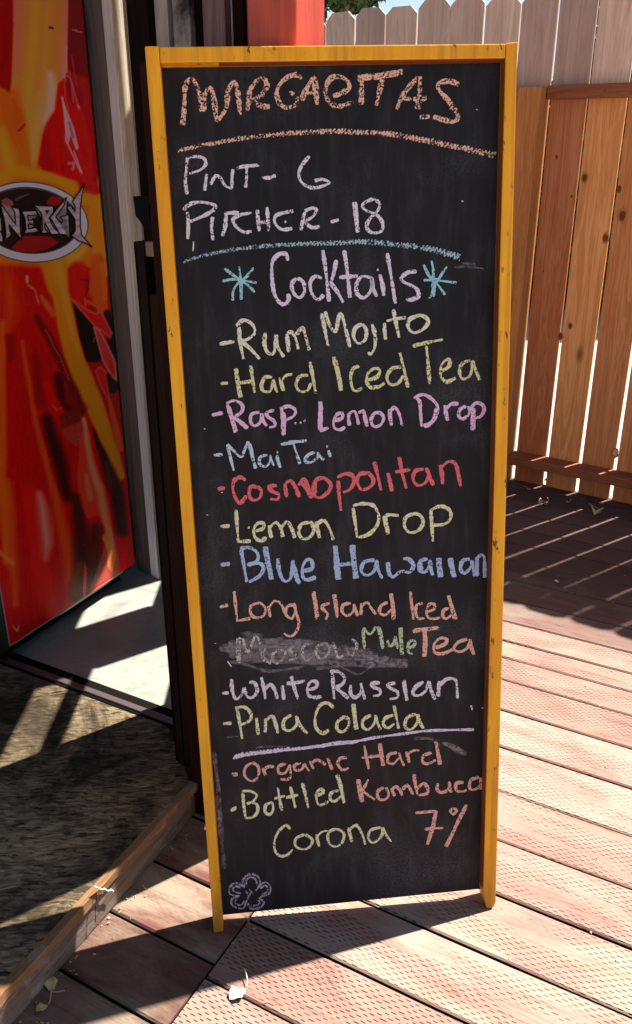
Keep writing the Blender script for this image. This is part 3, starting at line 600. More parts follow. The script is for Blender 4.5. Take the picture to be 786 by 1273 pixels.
word('small lilac chalk flower at the bottom corner', 'flower', 2.3,
     ('T', '392,55 385,35 405,18 430,22 440,45 425,70; 398,50 395,38 408,27 425,32 430,48; 432,60 455,42 472,55 468,78 440,90; 440,62 458,52 464,70 445,82; 435,92 452,105 440,122 410,125 398,100; 432,98 440,108 425,116 408,115; 398,98 385,125 352,115 352,95 375,85; 390,100 380,115 362,108 365,96; 375,85 345,80 345,58 365,45 392,58; 380,78 355,70 360,55 380,60; 395,70 405,85; 405,65 420,80; 410,75 400,95'), name='chalk_flower')
word('scuffs near the frame', 'dust', 5, ('Q', '266,935 272,985 275,1030 279,1080; 268,990 274,1040', ), name='chalk_smear')
word('tiny chalk specks', 'white', 1.6, ('Q', '276,612; 254.5,533; 241,300 240,312; 268,800; 283,822 288,829; 258,640; 575,250; 560,135; 593,136; 600,880; 577,1010; 470,640; 330,700; 556,800'), name='chalk_speck')

# ---------------------------------------------------------------- red post behind the sign
C2 = Vector((-.031, 1.508, 0))
def pole(name, corner, wu, wv, h, mat, z0=-.02, parent=None, bev=.003, **k):
    """box whose near right corner stands at corner, sides along the building axes"""
    o = box(name, (-wu, 0, 0, wv, 0, h - z0), mat, parent, bev=bev, **k); o.location = (corner.x, corner.y, z0); o.rotation_euler = (0, 0, RB); return o
pole('porch_post', C2, .089, .095, 2.9, M['red_post'], z0=.002, label='salmon-red square porch post behind the chalkboard', cat='post')

# ---------------------------------------------------------------- porch front wall: vertical planks between post and doorway
T0 = gnd(206.7, 897.7, .088)                      # right end of the threshold
wall = empty('plank_wall', (T0.x, T0.y, 0), RB, label='mixed dark and weathered vertical plank wall beside the doorway', cat='wall')
def wl(p): return ((p.x - T0.x) * UX.x + (p.y - T0.y) * UX.y, (p.x - T0.x) * VY.x + (p.y - T0.y) * VY.y)
def wall_u(px, v, py=0):      # along-wall position of a plank edge seen at photo column px
    p = onp(px, py, T0 + VY * v, VY); return wl(p)[0]
planks = [(155.5, 183.5, 'black', .030), (183.5, 208, 'grey', .05), (208, 213, 'black', .075), (213, 235.5, 'peel', .045), (235.5, 250.5, 'maroon', .06), (250.5, 279.5, 'purple', .035),
          (279.5, 288, 'white', .055), (288, 303, 'maroon', .05), (303, 318, 'purple', .06)]
for a, b, m_, v in planks:
    ua, ub = wall_u(a, v), wall_u(b, v)
    box('plank', (ua + .001, ub - .001, v, v + .02, (.09 if m_ == 'black' and a < 160 else .002), 2.9), M[m_], wall, bev=.0015)
# dark backing stud that closes the wall
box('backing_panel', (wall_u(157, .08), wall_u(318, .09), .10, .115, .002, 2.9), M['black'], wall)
# iron catch on the dark plank
bm = bmesh.new()
P = [(165, 244), (185, 243), (187, 252), (184, 262), (187, 272), (190, 290), (180, 286), (174, 274), (168, 268), (167, 252)]
bm_prism(bm, [Vector((wl(onp(x, y, T0 + VY * .0, VY))[0], .0, onp(x, y, T0 + VY * .0, VY).z)) for x, y in P], Vector((0, .028, 0)), .001)
bm_obj('door_catch', bm, M['iron'], wall)

# ---------------------------------------------------------------- lower leaf of the stable door, standing open edge-on
ZL = .088
hL, hC, hR = gnd(212, 935, ZL), gnd(222, 951, ZL), gnd(240, 958, ZL)
half = empty('half_door', (hC.x, hC.y, ZL), 0, label='dark brown lower half of a stable door, standing open edge-on', cat='door')
ed = (hR - hC).normalized(); sd_ = Vector((-ed.y, ed.x, 0))
wd = .066; ln = .075
def hp(a, b): return ed * a + sd_ * b
def hbox(name, a0, a1, b0, b1, z0, z1, mat, bev=.002):
    bm = bmesh.new(); bm_prism(bm, [hp(a0, b0) + ZZ * z0, hp(a1, b0) + ZZ * z0, hp(a1, b1) + ZZ * z0, hp(a0, b1) + ZZ * z0], ZZ * (z1 - z0), bev)
    return bm_obj(name, bm, mat, half)
def zcol(px, py):             # height of a photo point on the vertical line of the door edge
    return onp(px, py, hC, sd_).z - ZL
zt = zcol(175, 300); zh1 = zcol(180, 319); zh0 = zcol(185, 366)
hbox('door_edge', 0, .016, 0, .11, .004, zt, M['dark']); hbox('door_edge', .052, .066, 0, .11, .004, zt, M['dark'])
hbox('door_core', .017, .051, .003, .11, .004, zh0, M['dark']); hbox('door_top_block', .0165, .0515, .002, .11, zh1, zt, M['taupe'])
hbox('latch_pocket_back', .017, .051, .05, .108, zh0 + .001, zh1 - .001, M['iron'])
hbox('door_face', -.012, -.0005, .006, .12, .004, zt - .002, M['black'])
# maroon jamb post that runs down to the deck beside the step
pole('door_jamb', gnd(262, 1019), .046, .04, onp(195, 78, gnd(262, 1019), VY).z, M['maroon'], z0=.002, label='dark maroon door jamb rising from the deck behind the sign', cat='post')

# ---------------------------------------------------------------- step platform and landing
F0, F1 = gnd(244, 1011), gnd(23, 1264.6); fd = (F1 - F0).normalized(); fn = Vector((fd.y, -fd.x, 0))
if fn.x > 0: fn = -fn            # fn points under the platform
step = empty('entry_step', (F0.x, F0.y, 0), label='worn strand-board entry step with split timber edge', cat='step')
F2 = F0 + fd * 1.9
TL = T0 - UX * 1.6
poly = [F0 + fn * -.006, F2 - fd * 0 + fn * -.006, F2 + fn * 1.3, TL, T0]
inset_pts = [p.copy() for p in poly]
def P0(p, z): return Vector((p.x - F0.x, p.y - F0.y, z))
bm = bmesh.new(); bm_prism(bm, [P0(F0 + fn * .0115, ZL - .016), P0(F2 + fn * .0115, ZL - .016), P0(F2 + fn * 1.3, ZL - .016), P0(TL, ZL - .016), P0(T0, ZL - .016)], ZZ * .016)
bm_obj('strand_board', bm, M['osb'], step)
# ragged edge of the sheet and the nosing strip
def strip(name, off0, off1, z0, z1, mat, wob=.0015, start=0.0):
    V, F = [], []; n = 60
    for i in range(n + 1):
        p = F0 + fd * (start + (1.9 - start) * i / n)
        w0, w1 = random.uniform(-wob, wob), random.uniform(-wob, wob)
        for (o_, z_) in ((off0 + w0, z0), (off0 + w0 * .4 + w1, z1), (off1, z1 + w1 * .5), (off1, z0)): V.append(P0(p + fn * o_, z_))
    for i in range(n):
        for j in range(4):
            a = i * 4 + j; b = i * 4 + (j + 1) % 4; F.append((a, b, b + 4, a + 4))
    F.append((0, 1, 2, 3)); F.append((n * 4, n * 4 + 3, n * 4 + 2, n * 4 + 1))
    bm = bmesh.new(); vs = [bm.verts.new(v) for v in V]
    for f in F: bm.faces.new([vs[k] for k in f])
    o = bm_obj(name, bm, mat, step); return o
ang = math.atan2(fd.y, fd.x)
def rot_part(o):            # give timber its own length axis for the grain
    m = Matrix.Rotation(-ang, 4, 'Z'); o.data.transform(m); o.rotation_euler = (0, 0, ang)
rot_part(strip('step_nosing', -.007, .010, ZL - .018, ZL + .0030, M['nosing'], .0022))
rot_part(strip('step_fascia', 0, .03, .003, ZL - .027, M['fascia'], .0012))
rot_part(strip('step_underlay', .010, .04, ZL - .0265, ZL - .0145, M['dark'], .001))
# landing floor behind the threshold, and the threshold strip
def W2(u, v, z=0.0): return T0 + UX * u + VY * v - Vector((0, 0, T0.z)) + ZZ * z
land = bmesh.new(); bm_prism(land, [W2(-1.9, .045), W2(.45, .045), W2(.45, 1.25), W2(-1.9, 1.25)], ZZ * (ZL + .002))
bm_obj('landing_floor', land, M['vinyl'], None, kind='structure')
thr = empty('door_threshold', (T0.x, T0.y, ZL), RB, label='dark metal threshold strip between strand board and grey floor', cat='threshold')
o = box('threshold_strip', (-1.6, .03, -.004, .014, -.002, .008), M['steel'], thr, bev=.002)
o = box('threshold_gasket', (-1.6, .03, .015, .044, -.004, .003), M['iron'], thr, bev=.001)
o = box('threshold_lip', (-1.6, .03, -.012, -.005, -.004, .003), M['iron'], thr, bev=.001)

# ---------------------------------------------------------------- trim boards at the back of the landing
tL, tR = gnd(192.5, 719, ZL), gnd(165, 705, ZL)
bd = (tL - tR).normalized()
back_w = empty('board_wall', (tL.x, tL.y, ZL), math.atan2(bd.y, bd.x), label='vertical boards beyond the doorway, taupe, white and sunlit cream', cat='wall')
bpy.context.view_layer.update(); BWI = back_w.matrix_world.inverted(); bn = Vector((-bd.y, bd.x, 0))
def bu(px, py, v=0.0): return (BWI @ onp(px, py, tL + bn * v, bn)).x
ref = 10
xa, xb = bu(105, ref), bu(126.5, ref)
box('trim_board', (xa, xb, 0, .02, .004, 2.3), M['taupe'], back_w, bev=.002)
box('trim_board', (bu(126.8, ref), bu(137.5, ref), 0.0, .016, .004, 2.3), M['white'], back_w, bev=.0015)
# the corner returns away from the doorway; these boards face the sun
cr = onp(137.5, ref, tL, bn)
def rv(px):            # distance along the return at photo column px
    p = onp(px, ref, cr, UX); return (p - cr).dot(VY)
for i, (a, b, d_) in enumerate([(138.0, 143.0, .004), (143.6, 149.5, .0), (150.0, 156.5, -.003), (157.2, 163.0, .002), (163.6, 172, .0)]):
    bm = bmesh.new(); p0 = Vector((cr.x, cr.y, ZL + .004)) + UX * d_
    bm_prism(bm, [p0 + VY * rv(a), p0 + VY * (rv(b) - .0012), p0 + VY * (rv(b) - .0012) - UX * .012, p0 + VY * rv(a) - UX * .012], ZZ * 2.3)
    bm.transform(BWI); bm_obj('siding_board', bm, M['siding'], back_w)
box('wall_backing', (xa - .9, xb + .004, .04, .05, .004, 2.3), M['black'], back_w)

# ---------------------------------------------------------------- drinks cooler with flame artwork
KL, KR = gnd(0, 835, ZL + .003), gnd(165, 722, ZL + .003)
kd = (KR - KL).normalized(); kn = Vector((kd.y, -kd.x, 0))
if kn.y > 0 : kn = -kn
k2 = KR.copy()
cool = empty('drinks_cooler', (k2.x, k2.y, ZL + .003), math.atan2(kd.y, kd.x), label='upright black drinks cooler wrapped in red and orange flame artwork', cat='cooler')
bpy.context.view_layer.update(); KI = cool.matrix_world.inverted()
def kp(px, py, off=0.0): return KI @ onp(px, py, k2 + kn * off, kn)
box('cabinet', (-.75, .0, .035, .62, .03, 1.95), M['case'], cool, bev=.006)
box('kick_base', (-.74, -.008, .045, .6, .0, .028), M['case'], cool)
q1, q2, q3, q4 = kp(-60, 0), kp(102, 0), kp(160, 707), kp(13, 801)
zb = kp(100, 742).z
DOOR = (-.735, -.003, .0, .033, .045, 1.93)
box('door', DOOR, M['case'], cool, bev=.005)
# printed wrap: print colours plus painted glare streaks on a fine grid
def grid_print():
    GW, GH = 190, 760
    LW, RW = kp(12, 800).x, kp(103, 20).x; Z0, Z1 = kp(90, 750).z, 1.92
    RWb = kp(152, 712).x; Z0 = (kp(149, 713).z + kp(12, 801).z) / 2
    xs = np.linspace(0, 1, GW); zs = np.linspace(Z0, Z1, GH)
    M4 = np.array(cool.matrix_world)
    XX = np.zeros((GH, GW)); ZG = np.zeros((GH, GW))
    for j, z in enumerate(zs):
        rx = RWb + (RW - RWb) * 1.0
        XX[j] = LW + (rx - LW) * xs; ZG[j] = z
    yy = -.0015
    Wp = np.stack([XX, np.full_like(XX, yy), ZG, np.ones_like(XX)], -1) @ M4.T
    d = Wp[..., :3] - np.array(EYE); D = d @ np.array(FW); PX = CX + FPX * (d @ np.array(RT)) / D; PY = CY - FPX * (d @ np.array(UP)) / D
    rng = np.random.RandomState(3)
    # smooth noise
    def vn(sx, sy, seed):
        r = np.random.RandomState(seed).rand(64, 64); u = (PX / sx) % 63; v = (PY / sy) % 63
        i = u.astype(int); j = v.astype(int); fu = u - i; fv = v - j; fu = fu * fu * (3 - 2 * fu); fv = fv * fv * (3 - 2 * fv)
        return (r[j, i] * (1 - fu) + r[j, (i + 1) % 64] * fu) * (1 - fv) + (r[(j + 1) % 64, i] * (1 - fu) + r[(j + 1) % 64, (i + 1) % 64] * fu) * fv
    sk = PX - PY * .16 + 2000
    PXs = sk
    wob = (vn(14, 40, 1) - .5) * 10 + (vn(5, 22, 2) - .5) * 5
    C = np.zeros(PX.shape + (3,)); C[:] = (150, 8, 6)
    X = PX + wob; Y = PY + (vn(20, 20, 5) - .5) * 14
    def seg_d(pts, wid):
        best = np.full(PX.shape, 1e9)
        for i, (a, b) in enumerate(zip(pts, pts[1:])):
            ax, ay = a; bx, by = b; vx, vy = bx - ax, by - ay; L = vx * vx + vy * vy + 1e-6
            t = np.clip(((X - ax) * vx + (Y - ay) * vy) / L, 0, 1); dd = np.hypot(X - ax - vx * t, Y - ay - vy * t)
            w = wid[i] + (wid[i + 1] - wid[i]) * t; best = np.minimum(best, dd / np.maximum(w, .5))
        return best
    def stroke(col, pts, wid, op=1.0, soft=.5):
        nonlocal C
        if not isinstance(wid, (list, tuple)): wid = [wid] * len(pts)
        dd = seg_d(pts, wid); a = np.clip((1 + soft * .5 - dd) / soft, 0, 1) * op; a = a * a * (3 - 2 * a) if op == 1 else a
        C = C * (1 - a[..., None]) + np.array(col, float) * a[..., None]
    def poly(col, pts, op=1.0, edge=None):
        nonlocal C
        inside = np.zeros(PX.shape, bool); n = len(pts)
        for i in range(n):
            x0, y0 = pts[i]; x1, y1 = pts[(i + 1) % n]
            cond = ((y0 > PY) != (y1 > PY)) & (PX < (x1 - x0) * (PY - y0) / (y1 - y0 + 1e-9) + x0); inside ^= cond
        a = inside * op; C = C * (1 - a[..., None]) + np.array(col, float) * a[..., None]
        if edge:
            best = np.full(PX.shape, 1e9)
            for i in range(n):
                ax, ay = pts[i]; bx, by = pts[(i + 1) % n]; vx, vy = bx - ax, by - ay; L = vx * vx + vy * vy + 1e-6
                t = np.clip(((PX - ax) * vx + (PY - ay) * vy) / L, 0, 1); best = np.minimum(best, np.hypot(PX - ax - vx * t, PY - ay - vy * t))
            a = np.clip(1.6 - best, 0, 1) * .75; C = C * (1 - a[..., None]) + np.array(edge, float) * a[..., None]
    def sp(col, pts, soft=2.0, op=1.0):            # polygon with a soft edge
        nonlocal C
        inside = np.zeros(PX.shape, bool); n = len(pts); best = np.full(PX.shape, 1e9); Xw = PX + wob * .12; Yw = PY
        for i in range(n):
            ax, ay = pts[i]; bx, by = pts[(i + 1) % n]
            inside ^= ((ay > Yw) != (by > Yw)) & (Xw < (bx - ax) * (Yw - ay) / (by - ay + 1e-9) + ax)
            vx, vy = bx - ax, by - ay; L = vx * vx + vy * vy + 1e-6; t = np.clip(((Xw - ax) * vx + (Yw - ay) * vy) / L, 0, 1); best = np.minimum(best, np.hypot(Xw - ax - vx * t, Yw - ay - vy * t))
        a = np.clip(.5 + np.where(inside, best, -best) / soft, 0, 1) * op; C = C * (1 - a[..., None]) + np.array(col, float) * a[..., None]
    wob = wob * .2; X = PX + wob; Y = PY + (vn(20, 20, 5) - .5) * 6
    # upper part
    sp((208, 108, 12), [(-90, -90), (140, -90), (140, 332), (-90, 332)])
    sp((212, 132, 48), [(17, -80), (86, -80), (86, 15), (84, 60), (80, 98), (72, 103), (68, 135), (58, 150), (54, 165), (52, 185), (47, 205), (38, 215), (40, 160), (14, 118), (15, 80)], 2)
    stroke((206, 112, 84), [(22, -80), (22, 20), (20, 90)], [8, 8, 5], .85, 1.3); stroke((224, 165, 50), [(46, -80), (44, 40), (36, 120), (40, 180)], [6, 6, 6, 4], .85, 1.5)
    stroke((205, 120, 110), [(84, -80), (83, 50), (78, 95)], [5, 6, 6], .85, 1.5); stroke((216, 150, 60), [(62, -80), (58, 60), (52, 130), (46, 175)], [5, 5, 6, 5], .8, 1.5)
    stroke((232, 190, 180), [(62, 92), (64, 112), (62, 132), (54, 150)], [4, 8, 8, 4], .9, 1.5); stroke((228, 170, 90), [(50, 118), (50, 140), (44, 165), (42, 195)], [4, 6, 5, 4], .8, 1.3)  # pale pink highlight painted into the flame colours
    sp((142, 5, 6), [(-90, -90), (16, -90), (17, 30), (15, 85), (13, 118), (5, 110), (-90, 95)], 3)
    stroke((206, 90, 10), [(4, 122), (14, 150), (22, 175)], [8, 9, 8], .7, 1.3); stroke((224, 160, 40), [(2, 165), (8, 190), (14, 215)], [6, 8, 6], .85, 1.5); stroke((200, 70, 10), [(18, 118), (26, 150)], [5, 6], .6, 1.4)
    sp((108, 3, 10), [(86, -90), (130, -90), (130, 20), (130, 120), (130, 160), (86, 110), (84, 70)], 2); sp((150, 4, 8), [(88, 90), (130, 105), (130, 200), (118, 236), (95, 200)], 5)
    sp((178, 4, 6), [(72, 104), (80, 98), (90, 110), (104, 140), (114, 180), (117, 232), (92, 224), (70, 222), (55, 214), (47, 204), (53, 168), (58, 153), (68, 138)], 3)
    stroke((140, 4, 6), [(57, 170), (60, 205)], [4, 5], .5, 1.5); stroke((120, 3, 8), [(84, 95), (86, 112), (92, 130)], [2, 3, 2], .8)
    for pts_, w_, c_ in (([(84, 58), (83, 80), (80, 98)], 1.0, (228, 150, 160)), ([(87, 92), (90, 112), (92, 128)], .8, (190, 70, 80)), ([(84, 96), (88, 100), (95, 122), (99, 135)], 1.0, (175, 75, 85)), ([(90, 70), (93, 95), (98, 118)], .8, (150, 40, 55)),
                         ([(80, 104), (81, 120), (86, 138)], .9, (190, 60, 70)), ([(77, 120), (83, 150), (82, 178), (92, 196), (103, 219)], 1.1, (232, 165, 180)), ([(92, 188), (97, 200), (103, 219)], .8, (235, 180, 190)), ([(85, 205), (92, 203), (90, 212)], 1.6, (205, 110, 130))):
        stroke(c_, pts_, w_, .95, .8)  # the whitish lines are painted glare
    sp((230, 185, 200), [(77, 120), (84, 138), (92, 158), (98, 184), (95, 187), (88, 168), (85, 180), (81, 160)], 1.2, .85); sp((120, 70, 85), [(84, 150), (88, 152), (93, 172), (90, 172)], 1, .8)  # pale glare patch painted over the red
    stroke((120, 4, 8), [(98, 110), (102, 128)], [3, 3], .5); stroke((215, 140, 150), [(98, 132), (99, 135)], 1.0); stroke((190, 120, 130), [(91, 37), (101, 38.5)], .8, .8); stroke((60, 18, 10), [(63, 33.5), (65.5, 35)], [2.0, 1.6]); stroke((150, 25, 8), [(31, 154), (24, 161)], [1.5, 2.2], .9)
    # glow round the badge and margin to its right
    stroke((226, 150, 24), [(-20, 226), (30, 213), (60, 217), (88, 232), (112, 250)], [9, 7, 6, 6, 6], 1, .9); stroke((226, 140, 14), [(118, 246), (122, 290), (130, 335)], [7, 11, 8], 1, .8); stroke((172, 8, 8), [(106, 226), (118, 236)], [9, 7], 1, .8)
    stroke((230, 165, 50), [(108, 300), (90, 322), (60, 334), (30, 338)], [8, 7, 6, 5], 1, 1.2)
    # lower part
    sp((168, 6, 3), [(-90, 330), (60, 330), (160, 600), (160, 900), (-90, 900)], 8)
    stroke((196, 55, 8), [(6, 345), (14, 380), (10, 410)], [12, 12, 5], .7, 1.6); stroke((200, 62, 12), [(13, 350), (14, 385)], [2, 3], .7, 1.5)
    stroke((214, 126, 12), [(66, 322), (76, 368), (82, 405), (94, 450), (111, 490), (128, 532), (151, 592)], [17, 11, 11, 12, 12, 10, 5], 1, .5)
    stroke((222, 152, 50), [(70, 325), (80, 365), (86, 400), (98, 440)], [7, 4, 3, 3], .7, 1.5); stroke((226, 140, 20), [(112, 485), (126, 525), (142, 570)], [5, 5, 3], .7, 1.2)
    stroke((182, 12, 6), [(98, 335), (96, 360), (104, 380)], [11, 10, 7], 1, .8); stroke((206, 78, 10), [(122, 325), (122, 365), (128, 385)], [9, 10, 7], 1, .8); stroke((214, 110, 15), [(128, 330), (131, 370)], [4, 3], .7)
    stroke((70, 10, 6), [(100, 348), (111, 350), (110, 364), (107, 368)], .7, .8); stroke((225, 90, 70), [(106, 372), (107, 379)], 1.2, .8); stroke((215, 80, 30), [(109, 374), (122, 381), (134, 388)], 1.6, .8)
    stroke((205, 85, 12), [(3, 400), (3, 470), (3, 600), (8, 700)], [3.5, 4, 5, 4], .9, 1.2)
    stroke((225, 160, 140), [(34, 344), (34, 350)], 1.4, .9); stroke((214, 95, 60), [(35, 354), (44, 361), (48, 378)], 1.3, .9); stroke((212, 90, 14), [(52, 368), (58, 380), (66, 392)], [2.5, 4, 3], .9, 1)
    stroke((92, 8, 5), [(46, 396), (66, 430), (84, 470), (102, 508)], [4, 5, 5, 6], .9, 1.2); stroke((196, 66, 34), [(56, 410), (74, 444), (86, 474)], .7, .7)
    stroke((55, 8, 4), [(72, 470), (78, 490), (86, 508)], [5, 9, 6], .9, 1.2); stroke((200, 12, 5), [(58, 478), (66, 498), (72, 512)], [4, 5, 4], .8, 1.4); stroke((150, 10, 10), [(82, 480), (86, 500)], [3, 4], .6, 1.4)
    stroke((190, 66, 10), [(28, 425), (36, 475), (46, 530), (60, 585), (74, 640), (86, 690), (88, 720)], [2, 3, 3, 4, 6, 8, 7], .85, 1.4)
    stroke((96, 8, 4), [(44, 440), (50, 500)], [4, 6], .5, 1.6); stroke((38, 8, 4), [(58, 520), (64, 540), (76, 580), (84, 620)], [6, 8, 8, 6], .9, 1.3); stroke((110, 8, 6), [(12, 420), (14, 445)], [6, 5], .6, 1.3)
    sp((98, 22, 14), [(74, 516), (102, 506), (104, 521), (77, 533)], 2, .8); sp((146, 58, 44), [(77, 534), (104, 522), (104, 548), (96, 556), (84, 548)], 1.5, .65)
    stroke((235, 110, 110), [(65, 505), (70, 510), (77, 508)], .8, .6)
    sp((214, 52, 28), [(101, 540), (104, 536), (112, 570), (122, 600), (124, 640), (108, 645), (98, 620), (96, 590)], 2.5); stroke((232, 140, 90), [(104, 520), (108, 545), (114, 575), (124, 605), (130, 640), (140, 680)], [2, 3, 4, 5, 5, 3], .95, 1.2); stroke((236, 150, 110), [(108, 590), (112, 620)], [3, 4], .6, 1.6)
    stroke((42, 16, 8), [(115, 534), (126, 560), (136, 585), (146, 612), (152, 660)], [1.5, 4, 8, 9, 7], .95, .9); stroke((90, 50, 36), [(132, 575), (138, 600)], [3, 5], .5, 1.5)
    sp((24, 7, 5), [(90, 374), (104, 386), (118, 406), (128, 440), (125, 450), (108, 450), (98, 415)], 1.5)
    stroke((30, 7, 5), [(133, 388), (138, 410), (143, 440), (146, 480)], [5, 6, 5, 5], 1, .8)
    poly((196, 10, 12), [(87, 370), (106, 384), (118, 390), (126, 388), (139, 414), (137, 420), (126, 410), (118, 405)], 1, (214, 90, 60)); poly((192, 40, 34), [(117, 407), (124, 411), (134, 430), (143, 449), (145, 473), (138, 466), (128, 448)], 1, (226, 120, 100)); poly((196, 10, 8), [(134, 446), (141, 452), (142, 464), (136, 458)])
    poly((200, 14, 10), [(119, 461), (125, 456), (131, 462), (136, 498), (132, 492), (126, 480)], 1, (214, 80, 50)); stroke((36, 8, 5), [(135, 468), (140, 486)], [3, 5]); stroke((206, 76, 16), [(136, 500), (144, 530), (150, 560)], [2, 4, 3], .9, 1.2); stroke((150, 110, 100), [(118, 418), (116, 424)], .7, .6)
    stroke((222, 150, 130), [(48, 612), (54, 640), (58, 672), (56, 692)], [3, 7, 7, 4], .8, 1.8); stroke((216, 20, 12), [(38, 610), (44, 680), (60, 740)], [7, 9, 9], .6, 1.6)  # soft whitish highlight painted in here
    stroke((192, 80, 14), [(10, 600), (14, 680), (20, 750)], [6, 7, 4], .7, 1.4); stroke((212, 120, 60), [(-2, 684), (16, 702)], [3, 3], .7, 1.2)
    stroke((52, 18, 8), [(94, 620), (100, 660), (104, 700), (96, 740)], [6, 9, 12, 8], .9, 1.1); stroke((64, 26, 14), [(120, 660), (116, 700), (106, 735)], [8, 10, 6], .9, 1.0); stroke((120, 50, 14), [(100, 700), (92, 735)], [4, 5], .6, 1.4)
    sp((116, 92, 76), [(112, 732), (140, 654), (149, 700), (147, 714)], 1.2, .6); sp((218, 124, 60), [(127, 668), (138, 655), (144, 690), (140, 712), (134, 704), (134, 685)], 2, .85); poly((190, 60, 60), [(105, 700), (108, 706), (107, 742), (103, 744)], .8)
    stroke((222, 70, 60), [(64, 745), (70, 768)], [6, 8], .6, 1.6); stroke((120, 8, 5), [(22, 788), (56, 774)], [8, 7], .5, 1.3); stroke((225, 150, 110), [(17, 776), (23, 783), (24, 776)], .8, .8)
    gr = (vn(2.2, 14, 8) - .5) * 9 + (vn(1.3, 2, 9) - .5) * 7
    C = np.clip(C * (1 + gr[..., None] / 100), 0, 255)
    spk = rng.rand(*PX.shape) > .9988; C[spk] = np.minimum(255, C[spk] + 60)
    Cl = C / 255; Cl = np.where(Cl <= .04045, Cl / 12.92, ((Cl + .055) / 1.055) ** 2.4); Cl = Cl * np.minimum(1.9, .92 / np.maximum(Cl.max(-1, keepdims=True), 1e-4))
    V = np.stack([XX.ravel(), np.full(XX.size, yy), ZG.ravel()], -1)
    idx = np.arange(GH * GW).reshape(GH, GW); F = np.stack([idx[:-1, :-1].ravel(), idx[:-1, 1:].ravel(), idx[1:, 1:].ravel(), idx[1:, :-1].ravel()], -1)
    me = bpy.data.meshes.new('flame_wrap'); me.from_pydata(V.tolist(), [], F.tolist()); me.update()
    at = me.color_attributes.new('print', 'FLOAT_COLOR', 'POINT'); full = np.ones((GH * GW, 4)); full[:, :3] = Cl.reshape(-1, 3); at.data.foreach_set('color', full.ravel())
    q = N('printed_wrap_with_glare'); a = q.n('Attribute', attribute_name='print'); 
    m = q.set(a.outputs['Color'], .3, .22); q.bump(q.noise(q.coords((1, 1, 1)), 9, 3, .5), .08, .01)
    link('flame_wrap', me, m, cool)
grid_print()
M['edging'] = N('pale_door_edging').set(c(.30, .27, .26), .4, .4)
_l, _r, _b = kp(12, 800).x, kp(152, 712).x, (kp(149, 713).z + kp(12, 801).z) / 2
box('door_edging', (_l, _r, -.0022, -.0002, _b - .0035, _b - .0005), M['edging'], cool); box('door_edging', (_l - .0028, _l - .0004, -.0022, -.0002, _b, 1.92), M['edging'], cool)
# badge: silver ring, black field, red shapes and the metal letters
M['silver'] = None
q = N('printed_silver'); z = q.noise(q.coords((1, 1, 40), False), 2.0, 3, .6); M['silver'] = q.set(q.mix(q.ramp(z, .35, .65), cs(238, 228, 240), cs(176, 150, 168)), .3, .5)
M['ring'] = N('printed_pale_ring').set(cs(235, 230, 240), .3, .5); M['ringd'] = N('printed_dark_ring').set(cs(95, 85, 95), .3, .5)
M['ink'] = N('printed_black').set(cs(22, 5, 6), .3, .5); M['inkred'] = N('printed_red').set(cs(176, 8, 10), .3, .5); M['inkpink'] = N('printed_pink').set(cs(190, 80, 70), .3, .5)
def kprint(name, pts, off, mat, th=.0006):
    bm = bmesh.new(); vs = [kp(x, y, off) for x, y in pts]
    f = bm.faces.new([bm.verts.new(v) for v in vs]); bmesh.ops.triangulate(bm, faces=[f]); bm_obj(name, bm, mat, cool)
def ell(rx, ry, cx=38, cy=276, rot=6, n=64, lo=-95):
    r = R(rot); out = []
    for i in range(n):
        a = 2 * math.pi * i / n; x, y = rx * math.cos(a), ry * math.sin(a); out.append((max(lo, cx + x * math.cos(r) - y * math.sin(r)), cy + x * math.sin(r) + y * math.cos(r)))
    return out
kprint('badge_outline', ell(72.5, 50.3, lo=-40), .0025, M['ringd']); kprint('badge_ring', ell(71, 48.8, lo=-40), .0029, M['ring'])
kprint('badge_inner_ring', ell(62.5, 41.5, 37, 274), .0033, M['ringd']); kprint('badge_field', ell(60.5, 39.8, 37, 274.5), .0037, M['ink'])
def z15(s): return [(float(a.split(',')[0]) / 5.24, 200 + float(a.split(',')[1]) / 5.24) for a in s.split()]
def z6(s): return [(float(a.split(',')[0]) / 6.55, 220 + float(a.split(',')[1]) / 6.55) for a in s.split()]
kprint('badge_red_patch', z6('370,215 420,150 500,175 505,200 470,235 440,236'), .0041, M['inkred'])
kprint('badge_red_patch', z6('95,575 150,520 200,478 410,482 480,535 440,560 380,590 280,612 150,608'), .0041, M['inkred'])
kprint('badge_pink_patch', z6('10,190 55,170 105,200 110,225 85,235 75,260 55,255 35,235'), .0041, M['inkpink'])
kprint('badge_red_patch', z6('60,262 90,250 118,290 124,370 100,335'), .0041, M['inkred'])
kprint('badge_glint', z6('120,180 180,150 240,135 240,145 185,165 130,195'), .0041, M['ringd'])
LET = ['-20,310 0,310 10,340 18,440 5,440 25,490 22,530 -20,520', '0,205 20,235 80,320 128,385 122,290 95,245 155,258 165,300 165,420 178,515 160,490 75,390 82,440 95,475 60,500 40,525 50,470 45,410 30,320',
       '178,280 300,275 303,310 228,315 232,355 262,350 272,335 278,400 262,385 232,388 236,425 290,410 318,440 300,450 190,462 212,430 205,340',
       '272,225 320,235 435,238 438,285 400,335 430,400 490,465 420,468 372,385 362,385 370,425 400,455 340,458 350,420 335,290',
       '545,165 520,235 455,325 500,380 512,355 490,325 560,308 570,510 535,470 490,468 410,330 470,255',
       '690,60 668,150 655,250 655,400 665,470 752,572 700,540 640,520 580,475 600,460 615,440 612,345 545,250 575,230 600,265 612,285 612,240 590,200 635,140']
